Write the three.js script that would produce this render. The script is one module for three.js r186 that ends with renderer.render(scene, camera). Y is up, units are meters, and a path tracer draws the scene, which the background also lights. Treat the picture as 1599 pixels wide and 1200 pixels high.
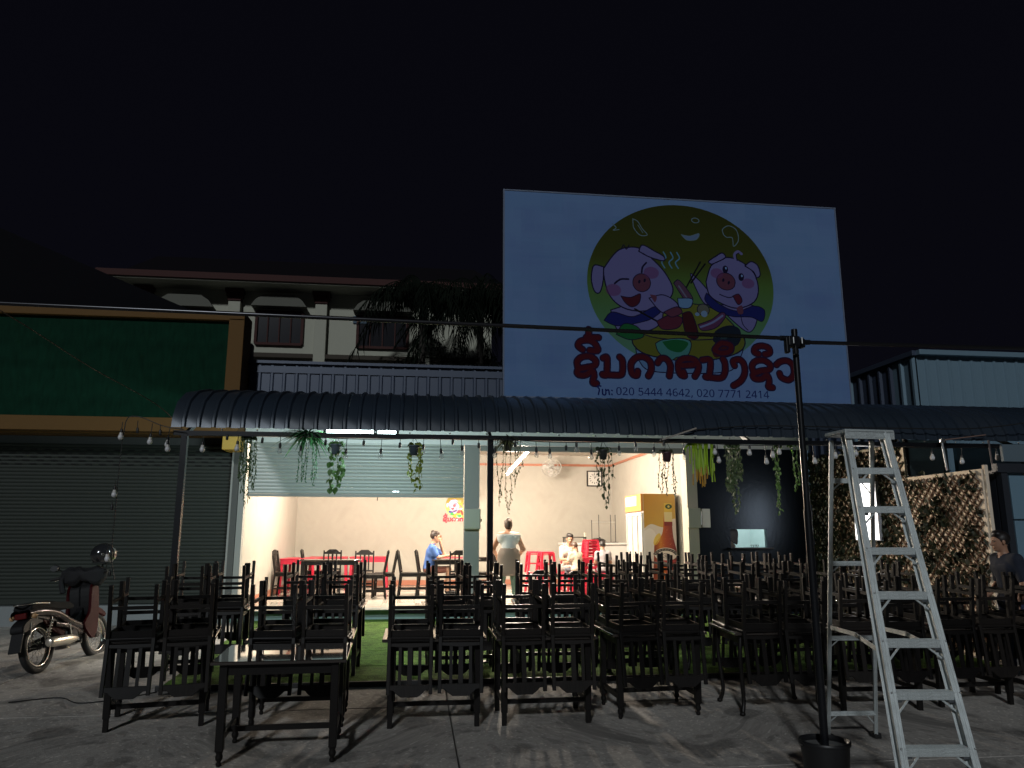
import * as THREE from 'three';
import { RoundedBoxGeometry } from 'three/addons/geometries/RoundedBoxGeometry.js';
import { mergeGeometries, mergeVertices } from 'three/addons/utils/BufferGeometryUtils.js';
import { MarchingCubes } from 'three/addons/objects/MarchingCubes.js';
import { ImprovedNoise } from 'three/addons/math/ImprovedNoise.js';

// ---------------------------------------------------------------- camera, sky, light
const scene = new THREE.Scene();
const rad = THREE.MathUtils.degToRad;
const camera = new THREE.PerspectiveCamera(53.13, 1599 / 1200, 0.1, 400);
camera.position.set(0, 1.7, 0);
camera.rotation.order = 'YXZ';
camera.rotation.set(rad(11.3), rad(-7.3), 0);
scene.add(camera);

{ // night sky: almost black with a trace of blue, a little paler towards the horizon
  const w = 64, h = 32, d = new Float32Array(w * h * 4);
  for (let y = 0; y < h; y++) for (let x = 0; x < w; x++) {
    const e = Math.abs((y + 0.5) / h - 0.5) * 2, k = 1 - 0.35 * e, i = (y * w + x) * 4;
    d[i] = 0.0026 * k; d[i + 1] = 0.0026 * k; d[i + 2] = 0.0048 * k; d[i + 3] = 1;
  }
  const sky = new THREE.DataTexture(d, w, h, THREE.RGBAFormat, THREE.FloatType);
  sky.mapping = THREE.EquirectangularReflectionMapping; sky.magFilter = THREE.LinearFilter; sky.needsUpdate = true;
  scene.background = sky; scene.environment = sky; scene.environmentIntensity = 1;
}
const sun = new THREE.DirectionalLight(new THREE.Color(0.90, 0.96, 1.0), 0.98);   // the low cool light from behind the photographer
sun.position.set(-5.5, 12.2, 15.5); sun.target.position.set(2, 0, -9);
sun.castShadow = true; sun.shadow.radius = 7; sun.shadow.mapSize.set(2048, 2048);
Object.assign(sun.shadow.camera, { left: -18, right: 18, top: 16, bottom: -16, near: 1, far: 80 });
scene.add(sun, sun.target);

const renderer = new THREE.WebGLRenderer({ antialias: true });
renderer.toneMapping = THREE.LinearToneMapping;
renderer.toneMappingExposure = 1;
renderer.shadowMap.enabled = true;

// ---------------------------------------------------------------- helpers
let seed = 7;
const rnd = () => { seed = (seed * 1664525 + 1013904223) >>> 0; return seed / 4294967296; };
const rr = (a, b) => a + (b - a) * rnd();
const perlin = new ImprovedNoise();
const names = new Map();
function numbered(n) { const b = n.replace(/_\d{3}$/, ''), k = names.get(b) || 0; names.set(b, k + 1); return k ? b + '_' + String(k).padStart(3, '0') : b; }
const V = (x, y, z) => new THREE.Vector3(x, y, z);
function M(r, g, b, rough = 0.7, metal = 0, o = {}) {
  const m = new THREE.MeshPhysicalMaterial({ roughness: rough, metalness: metal, ...o });
  m.color.setRGB(r, g, b); return m;
}
function glow(r, g, b, k) { const m = new THREE.MeshStandardMaterial({ roughness: 0.6 }); m.color.setRGB(0.8, 0.8, 0.8); m.emissive.setRGB(r, g, b); m.emissiveIntensity = k; return m; }
function flat(g) {
  const q = g.index ? g.toNonIndexed() : g.clone();
  for (const k of Object.keys(q.attributes)) if (!['position', 'normal', 'uv'].includes(k)) q.deleteAttribute(k);
  if (!q.attributes.uv) q.setAttribute('uv', new THREE.BufferAttribute(new Float32Array(q.attributes.position.count * 2), 2));
  if (!q.attributes.normal) q.computeVertexNormals();
  q.morphAttributes = {}; return q;
}
const join = (l) => (l.length === 1 ? l[0] : mergeGeometries(l.map(flat)));
function metric(g) { // uv in metres from the dominant axis of each normal
  const q = flat(g), p = q.attributes.position, n = q.attributes.normal, u = q.attributes.uv;
  for (let i = 0; i < p.count; i++) {
    const ax = Math.abs(n.getX(i)), ay = Math.abs(n.getY(i)), az = Math.abs(n.getZ(i));
    if (ay >= ax && ay >= az) u.setXY(i, p.getX(i), p.getZ(i)); else if (ax >= az) u.setXY(i, p.getZ(i), p.getY(i)); else u.setXY(i, p.getX(i), p.getY(i));
  }
  return q;
}
const bx = (w, h, d, x = 0, y = 0, z = 0) => new THREE.BoxGeometry(w, h, d).translate(x, y, z);
const rb = (w, h, d, x = 0, y = 0, z = 0, r = 0.006) => new RoundedBoxGeometry(w, h, d, 1, r).translate(x, y, z);
const cy = (r0, r1, h, x = 0, y = 0, z = 0, s = 16) => new THREE.CylinderGeometry(r0, r1, h, s).translate(x, y, z);
const sp = (r, x = 0, y = 0, z = 0, a = 16, b = 12) => new THREE.SphereGeometry(r, a, b).translate(x, y, z);
function bar(p, q, w, d, round = 0, side = null) { // a box from p to q; w across, d the other way
  const a = V(...p), b = V(...q), dir = b.clone().sub(a), L = dir.length(); dir.normalize();
  const g = round ? new RoundedBoxGeometry(w, L, d, 1, round) : new THREE.BoxGeometry(w, L, d);
  let x = side ? V(...side) : V(1, 0, 0); if (Math.abs(x.dot(dir)) > 0.95) x = V(0, 0, 1);
  const z = x.clone().cross(dir).normalize(); x = dir.clone().cross(z).normalize();
  return g.applyMatrix4(new THREE.Matrix4().makeBasis(x, dir, z).setPosition(a.add(b).multiplyScalar(0.5)));
}
function rod(p, q, r, s = 10, r2 = r) {
  const a = V(...p), b = V(...q), d = b.clone().sub(a), L = d.length();
  return new THREE.CylinderGeometry(r2, r, L, s).applyQuaternion(new THREE.Quaternion().setFromUnitVectors(V(0, 1, 0), d.normalize())).translate((p[0] + q[0]) / 2, (p[1] + q[1]) / 2, (p[2] + q[2]) / 2);
}
const tube = (pts, r, seg = 24, s = 8, closed = false) => new THREE.TubeGeometry(new THREE.CatmullRomCurve3(pts.map((p) => V(...p)), closed), seg, r, s, closed);
const lathe = (pts, s = 16) => new THREE.LatheGeometry(pts.map((p) => new THREE.Vector2(...p)), s);
function prism(pts, depth, bevel = 0) { // outline in xy, depth along z, centred
  const s = new THREE.Shape(pts.map((p) => new THREE.Vector2(...p)));
  return new THREE.ExtrudeGeometry(s, { depth: depth - 2 * bevel, bevelEnabled: bevel > 0, bevelSize: bevel, bevelThickness: bevel, bevelSegments: 1, curveSegments: 6 }).translate(0, 0, -depth / 2 + bevel);
}
function smoothPrism(pts, depth, bevel = 0, n = 40) {
  const c = new THREE.CatmullRomCurve3(pts.map((p) => V(p[0], p[1], 0)), true);
  return prism(c.getPoints(n).slice(0, -1).map((p) => [p.x, p.y]), depth, bevel);
}
function shade(o) { o.castShadow = true; o.receiveShadow = true; return o; }
function thing(name, label, category, pos = [0, 0, 0], turn = 0, group) {
  const o = new THREE.Group(); o.name = numbered(name); scene.add(o);
  o.position.set(...pos); o.rotation.y = turn; o.userData = { label, category };
  if (group) o.userData.group = group;
  return o;
}
function part(name, g, m, parent, label, kind) {
  const o = shade(new THREE.Mesh(Array.isArray(g) ? join(g) : g, m)); o.name = numbered(name); parent.add(o);
  if (label) o.userData.label = label;
  if (kind) o.userData.kind = kind;
  return o;
}
function struct(name, g, m) { const o = part(name, g, m, scene); o.userData.kind = 'structure'; return o; }
function solo(name, g, m, label, category, group) {
  const o = part(name, g, m, scene); o.userData.label = label; o.userData.category = category; if (group) o.userData.group = group; return o;
}
function copyOf(root, pos, turn, label) {
  const c = root.clone(); c.name = numbered(root.name); scene.add(c); c.position.set(...pos); c.rotation.set(0, turn, 0);
  c.userData = { ...root.userData, label }; return c;
}
// ground height: level near the camera, then a gentle fall towards the street
const gy = (z) => Math.max(0, Math.min(0.3, (-z - 6) * 0.0375));
const slope = Math.atan(0.0375);

// ---------------------------------------------------------------- procedural textures
function tex(w, h, f, srgb = true) {
  const d = new Uint8Array(w * h * 4);
  for (let y = 0; y < h; y++) for (let x = 0; x < w; x++) {
    const c = f(x / w, y / h), i = (y * w + x) * 4;
    for (let k = 0; k < 3; k++) d[i + k] = Math.max(0, Math.min(255, Math.round((srgb ? Math.pow(Math.max(0, c[k]), 1 / 2.2) : c[k]) * 255)));
    d[i + 3] = 255;
  }
  const t = new THREE.DataTexture(d, w, h); t.wrapS = t.wrapT = THREE.RepeatWrapping; t.magFilter = THREE.LinearFilter; t.minFilter = THREE.LinearMipmapLinearFilter; t.generateMipmaps = true;
  if (srgb) t.colorSpace = THREE.SRGBColorSpace; t.needsUpdate = true; return t;
}
function per(u, v, f, s = 0) { // noise that tiles in the unit square
  const a = u * Math.PI * 2, b = v * Math.PI * 2, R = f / 6.283;
  return perlin.noise(Math.cos(a) * R + s, Math.sin(a) * R + Math.cos(b) * R * 0.73 + s * 1.7, Math.sin(b) * R + 5.1 + s);
}
const rep = (t, m) => { const c = t.clone(); c.repeat.set(1 / m, 1 / m); c.needsUpdate = true; return c; };
const concreteT = tex(1024, 1024, (u, v) => {
  const big = per(u, v, 5) * 0.5 + per(u, v, 13, 3) * 0.35, fine = per(u, v, 60, 1) * 0.16 + per(u, v, 150, 9) * 0.14 + (rnd() - 0.5) * 0.10;
  let k = 0.36 * (1 + big * 0.5 + fine * 1.2);
  const st = per(u, v, 9, 20); if (st > 0.28) k *= 1 - Math.min(0.45, (st - 0.28) * 2.4); const sp2 = per(u, v, 26, 70); if (sp2 > 0.38) k *= 0.75; if (per(u, v, 110, 81) > 0.46) k *= 1.5;
  const sc = Math.abs(per(u * 1, v, 7, 40)); if (sc < 0.008) k *= 0.86;
  return [k * 1.05, k * 0.98, k * 0.90];
});
const concreteB = tex(512, 512, (u, v) => { const k = 0.5 + per(u, v, 40, 2) * 0.25 + per(u, v, 120, 5) * 0.2 + (rnd() - 0.5) * 0.2; return [k, k, k]; }, false);
const turfT = tex(512, 512, (u, v) => {
  const k = 1 + per(u, v, 10) * 0.5 + per(u, v, 3, 14) * 0.45 + per(u, v, 90, 3) * 0.9 + (rnd() - 0.5) * 0.9, y = per(u, v, 30, 6) * 0.4;
  return [(0.1 + 0.02 * y) * k, 0.19 * k, 0.035 * k];
});
const turfB = tex(512, 512, () => { const k = rnd(); return [k, k, k]; }, false);
const wallT = tex(512, 512, (u, v) => { const k = 1 + per(u, v, 4) * 0.05 + per(u, v, 16, 2) * 0.045 + per(u, v, 90, 7) * 0.03; const d = Math.max(0, per(u, v, 8, 31) - 0.3) * 0.05; return [(0.345 - d) * k, (0.322 - d) * k, (0.280 - d) * k]; });
const grimeT = tex(512, 512, (u, v) => { const s = per(u * 1, v * 0.15, 22, 4); const k = 1 + per(u, v, 6) * 0.22 + s * 0.22 + per(u, v, 60, 2) * 0.1; return [k * 0.5, k * 0.5, k * 0.5]; });
const woodT = tex(512, 512, (u, v) => { const g = per(u * 1, v * 0.1, 70, 3) * 0.7 + per(u, v, 7, 1) * 0.5; const k = 1 + g * 0.8; return [0.0064 * k, 0.0052 * k, 0.0047 * k]; });
const brushB = tex(512, 512, (u, v) => { const k = 0.5 + per(u, v * 0.06, 110, 3) * 0.5 + (rnd() - 0.5) * 0.15; return [k, k, k]; }, false);
const wearT = tex(512, 512, (u, v) => { const k = 1 + per(u, v, 9) * 0.3 + per(u, v, 50, 4) * 0.35; let d = per(u, v, 24, 12) > 0.28 ? 0.6 : 1; if (per(u, v, 60, 33) > 0.33) d *= 1.25; if (Math.abs(per(u, v * 0.5, 30, 55)) < 0.01) d *= 0.6; return [0.52 * k * d, 0.565 * k * d, 0.565 * k * d]; });

const C = {
  concrete: M(1, 1, 1, 0.82, 0, { map: rep(concreteT, 3.1), bumpMap: rep(concreteB, 1.1), bumpScale: 0.004 }),
  dirt: M(0.06, 0.055, 0.05, 0.95),
  turf: M(1, 1, 1, 0.95, 0, { specularIntensity: 0.25, map: rep(turfT, 0.9), bumpMap: rep(turfB, 0.9), bumpScale: 0.012 }),
  cream: M(1, 1, 1, 0.75, 0, { map: rep(wallT, 1.9) }),
  ceiling: M(0.42, 0.385, 0.34, 0.8),
  terracotta: M(0.32, 0.12, 0.07, 0.5),
  teal: M(0.17, 0.26, 0.24, 0.55),
  greyPaint: M(0.27, 0.27, 0.25, 0.55),
  lintel: M(0.8, 0.81, 0.78, 0.6),
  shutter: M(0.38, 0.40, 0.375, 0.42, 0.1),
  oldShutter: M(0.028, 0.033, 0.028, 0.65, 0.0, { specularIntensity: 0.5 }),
  blackMetal: M(0.012, 0.013, 0.016, 0.32, 0.4),
  blackPlastic: M(0.012, 0.012, 0.013, 0.45),
  blackWall: M(0.008, 0.010, 0.016, 0.3, 0, { specularColor: new THREE.Color(0.6, 0.78, 1),  bumpMap: rep(concreteB, 2), bumpScale: 0.002 }),
  wood: M(1, 1, 1, 0.42, 0, { map: rep(woodT, 0.6), specularIntensity: 0.45 }),
  wood2: M(0.6, 0.6, 0.62, 0.36, 0, { map: rep(woodT, 0.45), specularIntensity: 0.5 }), wood3: M(1.3, 1.22, 1.15, 0.5, 0, { map: rep(woodT, 0.75), specularIntensity: 0.4 }),
  woodTop: M(0.035, 0.028, 0.024, 0.07, 0, { clearcoat: 1, clearcoatRoughness: 0.03, bumpMap: rep(woodT, 0.6), bumpScale: 0.0003 }),
  roof: M(0.026, 0.038, 0.056, 0.36, 0.25),
  roof2: M(0.021, 0.031, 0.045, 0.42, 0.2), roof3: M(0.030, 0.041, 0.057, 0.38, 0.25),
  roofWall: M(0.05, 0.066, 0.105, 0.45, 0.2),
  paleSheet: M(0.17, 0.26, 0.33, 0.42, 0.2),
  alu: M(1, 1, 1, 0.44, 0.25, { map: rep(wearT, 0.7), bumpMap: rep(brushB, 0.25), bumpScale: 0.0006 }),
  steel: M(0.55, 0.55, 0.55, 0.28, 0.95),
  red: M(0.40, 0.010, 0.032, 0.4),
  white: M(0.52, 0.50, 0.47, 0.4),
  beige: M(0.42, 0.42, 0.34, 0.5),
  frosted: M(0.62, 0.62, 0.64, 0.35),
  clearBulb: M(0.9, 0.92, 0.92, 0.05, 0, { transmission: 0.85, thickness: 0, ior: 1.45 }),
  glass: M(0.9, 0.95, 0.95, 0.04, 0, { transmission: 1, thickness: 0 }),
  darkGlass: M(0.01, 0.011, 0.014, 0.08),
  skin: M(0.36, 0.19, 0.12, 0.55), hair: M(0.012, 0.009, 0.008, 0.5), brownHair: M(0.05, 0.025, 0.015, 0.5),
};
// ---------------------------------------------------------------- ground
{
  const g = new THREE.BufferGeometry(), P = [], I = [];
  const zs = [160, 6, -6, -14, -40, -200], ys = [-0.05, -0.05, -0.05, 0.25, 0.25, 0.25];
  zs.forEach((z, i) => { P.push(-200, ys[i], z, 200, ys[i], z); });
  for (let i = 0; i < zs.length - 1; i++) { const a = i * 2; I.push(a, a + 1, a + 2, a + 1, a + 3, a + 2); }
  g.setAttribute('position', new THREE.Float32BufferAttribute(P, 3)); g.setIndex(I); g.computeVertexNormals();
  struct('ground', metric(g), C.dirt);
}
const forecourt = new THREE.Group(); forecourt.name = 'forecourt'; forecourt.userData.kind = 'structure'; scene.add(forecourt);
{ // poured concrete bays with narrow joints
  const zr = [[3.2, -2.2], [-2.212, -5.994], [-6.006, -8.03], [-8.042, -10.9], [-10.912, -13.97]];
  const xs = [-14, -9.2, -4.4, 0.4, 5.2, 10, 14.8];
  for (const [z0, z1] of zr) for (let i = 0; i < xs.length - 1; i++) {
    const w = xs[i + 1] - xs[i] - 0.01, L = z0 - z1, n = z0 < -6 ? slope : 0;
    const g = rb(w, 0.06, L / Math.cos(n), 0, 0, 0, 0.008);
    g.rotateX(n).translate((xs[i] + xs[i + 1]) / 2, (gy(z0) + gy(z1)) / 2 - 0.03, (z0 + z1) / 2);
    part('concrete_slab', metric(g), C.concrete, forecourt);
  }
}
{ // strips of artificial turf in front of the shop with a dark edging
  const t = thing('turf_carpet', 'bright green artificial turf laid in strips before the open shop', 'artificial turf');
  t.userData.kind = 'structure'; delete t.userData.category;
  const zs = [-8.99, -9.98, -10.97, -11.96, -12.95, -13.94];
  for (let i = 0; i < 5; i++) {
    const L = (zs[i] - zs[i + 1]) - 0.012, z = (zs[i] + zs[i + 1]) / 2;
    part('turf_strip', metric(rb(9.96, 0.022, L, 0, 0, 0, 0.006).rotateX(slope).translate(2.36, gy(z) + 0.0115, z)), C.turf, t);
  }
  part('edging', rb(10.0, 0.055, 0.04, 2.36, gy(-8.96) + 0.0275, -8.965, 0.008), C.blackPlastic, t);
}
// ---------------------------------------------------------------- corrugated sheets
function sheet(width, ribs, ribH, path, smooth = 0.6) { // ribs across x, path of [z, y] points
  const xs = [], hs = [], s = width / ribs;
  for (let i = 0; i < ribs; i++) { const b = -width / 2 + i * s; xs.push(b, b + s * 0.66, b + s * 0.74, b + s * 0.9); hs.push(0, 0, ribH, ribH); }
  xs.push(width / 2 + 0.004); hs.push(0);
  const P = [], I = [], n = xs.length, m = path.length;
  for (let j = 0; j < m; j++) {
    const a = path[Math.max(0, j - 1)], b = path[Math.min(m - 1, j + 1)], dz = b[0] - a[0], dy = b[1] - a[1], l = Math.hypot(dz, dy);
    const nz = dy / l, ny = -dz / l; // outward: front and up when the path climbs away from the viewer
    for (let i = 0; i < n; i++) P.push(xs[i], path[j][1] + ny * hs[i], path[j][0] + nz * hs[i]);
  }
  for (let j = 0; j < m - 1; j++) for (let i = 0; i < n - 1; i++) { const a = j * n + i, b = a + 1, c = a + n, d = c + 1; I.push(a, b, c, b, d, c); }
  const g = new THREE.BufferGeometry(); g.setAttribute('position', new THREE.Float32BufferAttribute(P, 3)); g.setIndex(I);
  const q = g.toNonIndexed(), p = q.attributes.position, N = new Float32Array(p.count * 3); // normals: flat across the ribs, smooth along the sheet
  q.computeVertexNormals();
  if (m > 2) {
    const fn = q.attributes.normal, acc = new Map(), key = (i, f) => p.getX(i).toFixed(3) + '|' + p.getY(i).toFixed(3) + '|' + p.getZ(i).toFixed(3) + '|' + f;
    const strip = (i) => Math.floor(i / 6) % (n - 1);
    for (let i = 0; i < p.count; i++) { const k = key(i, strip(i)), v = acc.get(k) || V(0, 0, 0); v.add(V(fn.getX(i), fn.getY(i), fn.getZ(i))); acc.set(k, v); }
    for (let i = 0; i < p.count; i++) { const v = acc.get(key(i, strip(i))).clone().normalize(); N.set([v.x, v.y, v.z], i * 3); }
    q.setAttribute('normal', new THREE.BufferAttribute(N, 3));
  }
  return q;
}
const slatProfile = [[0, 0], [0.006, 0.004], [0.013, 0.018], [0.015, 0.033], [0.012, 0.05], [0.004, 0.061], [0, 0.0615], [-0.004, 0.058], [-0.004, 0.003]];
function slat(len) { // one curved shutter slat along x, its face to +z
  const s = new THREE.Shape(slatProfile.map((p) => new THREE.Vector2(-p[0], p[1])));
  return new THREE.ExtrudeGeometry(s, { depth: len, bevelEnabled: false }).translate(0, 0, -len / 2).rotateY(Math.PI / 2);
}
// ---------------------------------------------------------------- the open shop
const shop = thing('shop_building', 'open fronted restaurant shop with cream walls and a half raised shutter', 'shop');
{
  const FX0 = -2.9, FX1 = 5.3, ZF = -14, ZB = -20.3, FL = 0.5, CE = 3.86;
  part('foundation', [bx(8.6, 0.23, 6.44, 1.2, 0.37, -17.16)], C.teal, shop);
  part('step', rb(8.5, 0.255, 0.06, 1.2, 0.3775, -13.985, 0.006), C.teal, shop);
  part('back_wall', metric(bx(8.7, 3.5, 0.15, 1.2, 2.2, ZB - 0.075)), C.cream, shop);
  part('side_wall', metric(bx(0.15, 3.5, 6.3, FX0 - 0.075, 2.2, -17.15)), C.cream, shop);
  part('side_wall', metric(bx(0.15, 3.5, 6.3, FX1 + 0.075, 2.2, -17.15)), C.cream, shop);
  part('ceiling', bx(8.5, 0.12, 6.3, 1.2, CE + 0.06, -17.15), C.ceiling, shop);
  part('roof_slab', bx(10.6, 0.12, 7.2, 2.2, 4.66, -17.5), C.roofWall, shop);
  const strips = (name, y, h, d, m) => {
    part(name, [bx(8.2 - 2 * d, h, d, 1.2, y, ZB + d / 2)], m, shop);
    part(name, [bx(d, h, 6.2, FX0 + d / 2, y, -17.2)], m, shop); part(name, [bx(d, h, 6.2, FX1 - d / 2, y, -17.2)], m, shop);
  };
  strips('cornice', 3.6, 0.06, 0.03, C.terracotta); strips('skirting', 0.573, 0.13, 0.016, C.terracotta);
  // glossy floor tiles
  const tileM = [0, 1, 2].map((i) => M(0.42 + i * 0.02, 0.385 + i * 0.02, 0.335 + i * 0.018, 0.16 + i * 0.03, 0, { bumpMap: rep(concreteB, 1.5), bumpScale: 0.0006 }));
  const tg = new RoundedBoxGeometry(0.597, 0.014, 0.597, 1, 0.003);
  for (let i = 0; i < 14; i++) for (let j = 0; j < 11; j++) {
    const x = FX0 + 0.29 + i * 0.6, z = ZF + 0.28 - 0.33 - j * 0.6; if (x > FX1 - 0.2 || z < ZB + 0.2) continue;
    part('floor_tile', tg, tileM[Math.floor(rnd() * 3)], shop).position.set(x, 0.493, z);
  }
  // front: frames, pillar, lintel, corrugated parapet
  part('door_frame', [bx(0.1, 2.84, 0.16, -2.945, 1.92, -13.98)], C.greyPaint, shop);
  const pil = part('pillar', [bx(0.27, 2.84, 0.22, 1.055, 1.92, -14.0)], C.greyPaint, shop);
  part('pillar_base', rb(0.3, 0.16, 0.26, 1.055, 0.585, -14.0, 0.005), C.terracotta, pil);
  part('door_frame', [bx(0.2, 2.84, 0.3, 5.16, 1.92, -14.03)], M(0.45, 0.42, 0.34, 0.6), shop);
  part('lintel', metric(bx(10.5, 0.5, 0.2, 2.3, 3.6, -14.02)), C.lintel, shop);
  part('parapet_wall', bx(10.5, 0.9, 0.2, 2.3, 4.3, -14.05), C.roofWall, shop);
  for (let i = 0; i < 12; i++) part('parapet_sheet', sheet(0.856, 4, 0.022, [[-13.93, 3.86], [-13.93, 4.77]]).translate(-2.52 + i * 0.858, 0, 0), C.roofWall, shop);
  part('parapet_cap', bx(10.6, 0.05, 0.34, 2.3, 4.79, -14.03), C.roofWall, shop);
  part('rolled_shutter_bar', rb(3.85, 0.1, 0.09, 3.13, 3.295, -13.95, 0.01), C.greyPaint, shop);
  const sh = part('shutter', rb(3.76, 0.05, 0.05, -0.975, 2.425, -13.965, 0.006), C.greyPaint, shop, 'half raised grey roller shutter');
  const sg = slat(3.76);
  for (let i = 0; i < 15; i++) { const q = part('slat', sg, C.shutter, sh); q.position.set(-0.975, 2.452 + i * 0.0615, -13.965 + rr(-0.0015, 0.0015)); q.rotation.x = rr(-0.05, 0.05); };
  part('handle', rb(0.12, 0.03, 0.03, -0.3, 2.5, -13.935, 0.006), C.steel, sh);
  part('latch', [rod([-0.62, 2.4, -13.95], [-0.62, 2.34, -13.95], 0.008)], C.blackMetal, sh);
}
// box of switches on the middle pillar and the cover standing open on the right frame
{
  const b = thing('meter_box', 'beige metal box fixed on the grey pillar between the two bays', 'electric box', [1.055, 2.02, -13.83]);
  part('case', rb(0.3, 0.36, 0.12, 0, 0, 0, 0.012), C.beige, b); part('lid', rb(0.27, 0.32, 0.015, 0, 0, 0.069, 0.004), C.beige, b); part('knob', rb(0.02, 0.05, 0.02, 0.165, -0.02, 0, 0.004), C.blackPlastic, b);
  const c = thing('control_box', 'pale box with its lid open on the right door frame beside the black wall', 'electric box', [5.16, 2.05, -13.8]);
  part('case', rb(0.24, 0.36, 0.12, -0.02, 0, 0, 0.01), C.beige, c); part('lid', rb(0.18, 0.34, 0.02, 0.21, 0, 0.05, 0.004).rotateY(0.25), M(0.6, 0.62, 0.55, 0.45), c);
  part('hinge', [rod([0.1, -0.12, 0.06], [0.1, 0.12, 0.06], 0.008)], C.steel, c);
}
// ---------------------------------------------------------------- black kitchen front with its serving hatch
{
  const k = thing('kitchen_kiosk', 'black painted kitchen front with a small lit serving hatch', 'kitchen');
  const wl = (x0, x1, y0, y1) => bx(x1 - x0, y1 - y0, 0.1, (x0 + x1) / 2, (y0 + y1) / 2, -13.95);
  part('front_wall', metric(join([wl(5.27, 5.87, 0.28, 3.345), wl(6.58, 7.5, 0.28, 3.345), wl(5.87, 6.58, 0.28, 1.52), wl(5.87, 6.58, 1.85, 3.345)])), C.blackWall, k);
  part('hatch_sill', rb(0.84, 0.03, 0.26, 6.225, 1.5, -13.9, 0.005), C.blackMetal, k);
  const tealWall = M(0.50, 0.60, 0.59, 0.5);
  part('inner_wall', [bx(2.2, 3.2, 0.1, 6.45, 1.9, -16.6), bx(0.1, 3.2, 2.6, 7.5, 1.9, -15.3), bx(0.1, 3.2, 2.6, 5.43, 1.9, -15.3)], tealWall, k);
  part('inner_ceiling', bx(2.2, 0.1, 2.7, 6.45, 3.4, -15.3), C.ceiling, k); part('inner_floor', bx(2.2, 0.1, 2.7, 6.45, 0.45, -15.3), C.greyPaint, k);
  const lt = new THREE.PointLight(new THREE.Color(0.85, 0.97, 1), 8.5, 0, 2); lt.position.set(6.5, 3.1, -15.2); lt.castShadow = true; lt.shadow.radius = 4; k.add(lt);
  part('ceiling_lamp', sp(0.06, 6.5, 3.22, -15.2), glow(0.8, 0.97, 1, 3), k);
  const cl = thing('dark_cloth', 'dark cloth hanging in the left side of the lit serving hatch', 'cloth', [5.98, 1.84, -14.1]);
  part('fold', smoothPrism([[-0.12, 0], [0.1, 0], [0.105, -0.18], [0.09, -0.26], [-0.02, -0.2], [-0.12, -0.12]], 0.03, 0.008), C.blackPlastic, cl);
  part('pale_hem', smoothPrism([[-0.12, -0.13], [-0.02, -0.21], [0.06, -0.3], [0.03, -0.32], [-0.12, -0.27]], 0.02, 0.005), M(0.25, 0.22, 0.18, 0.8), cl);
  const bk = thing('wire_basket', 'small wire basket on the sill of the serving hatch', 'basket', [6.33, 1.517, -13.9]);
  part('rim', new THREE.TorusGeometry(0.075, 0.004, 6, 20).rotateX(Math.PI / 2).translate(0, 0.045, 0), C.blackMetal, bk);
  for (let i = 0; i < 8; i++) { const a = i * Math.PI / 4; part('wire', rod([Math.cos(a) * 0.05, 0, Math.sin(a) * 0.05], [Math.cos(a) * 0.075, 0.045, Math.sin(a) * 0.075], 0.003, 5), C.blackMetal, bk); }
}
// ---------------------------------------------------------------- awning
{
  const a = thing('awning', 'long dark blue corrugated awning with a curved front edge along the shops', 'awning');
  const path = [[-9.985, 3.055], [-10.0, 3.16], [-10.06, 3.28], [-10.16, 3.4], [-10.3, 3.49], [-10.5, 3.585], [-10.75, 3.655], [-11.05, 3.72], [-11.4, 3.765], [-11.85, 3.79], [-12.6, 3.81], [-13.9, 3.84]];
  const W = 0.72;
  for (let i = 0; i < 22; i++) {
    const s = part('roof_sheet', sheet(W, 4, 0.027, path.map(([z, y], j) => [z + rr(-0.004, 0.004), y + rr(-0.005, 0.005)])), [C.roof, C.roof2, C.roof3][Math.floor(rnd() * 3)], a);
    s.position.set(-3.02 + W / 2 + i * W, i % 2 * 0.0015, 0); s.rotation.z = rr(-0.0012, 0.0012);
  }
  part('front_beam', bx(15.9, 0.06, 0.05, 4.95, 2.99, -10.05), C.blackMetal, a);
  part('rear_beam', bx(15.9, 0.06, 0.05, 4.95, 3.74, -13.8), C.blackMetal, a);
  for (const x of [-2.84, 1.0, 4.6, 8.6]) part('rafter', [bar([x, 3.0, -10.07], [x, 3.7, -11.6], 0.04, 0.05), bar([x, 3.7, -11.6], [x, 3.75, -13.8], 0.04, 0.05)], C.blackMetal, a);
  for (const [x, z] of [[-2.86, -10.05], [1.0, -10.05], [8.75, -10.05]]) { const p = part('post', bx(0.075, 3.0 - gy(z), 0.075, x, (3.0 + gy(z)) / 2 - 0.02, z), C.blackMetal, a); part('foot_plate', rb(0.16, 0.012, 0.16, x, gy(z) + 0.03, z, 0.002), C.blackMetal, p); }
  for (let i = 0; i < 30; i++) part('screw', sp(0.012, -2.9 + i * 0.48 + rr(-0.05, 0.05), 3.035, -10.015, 6, 4), C.steel, a);
}
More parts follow.
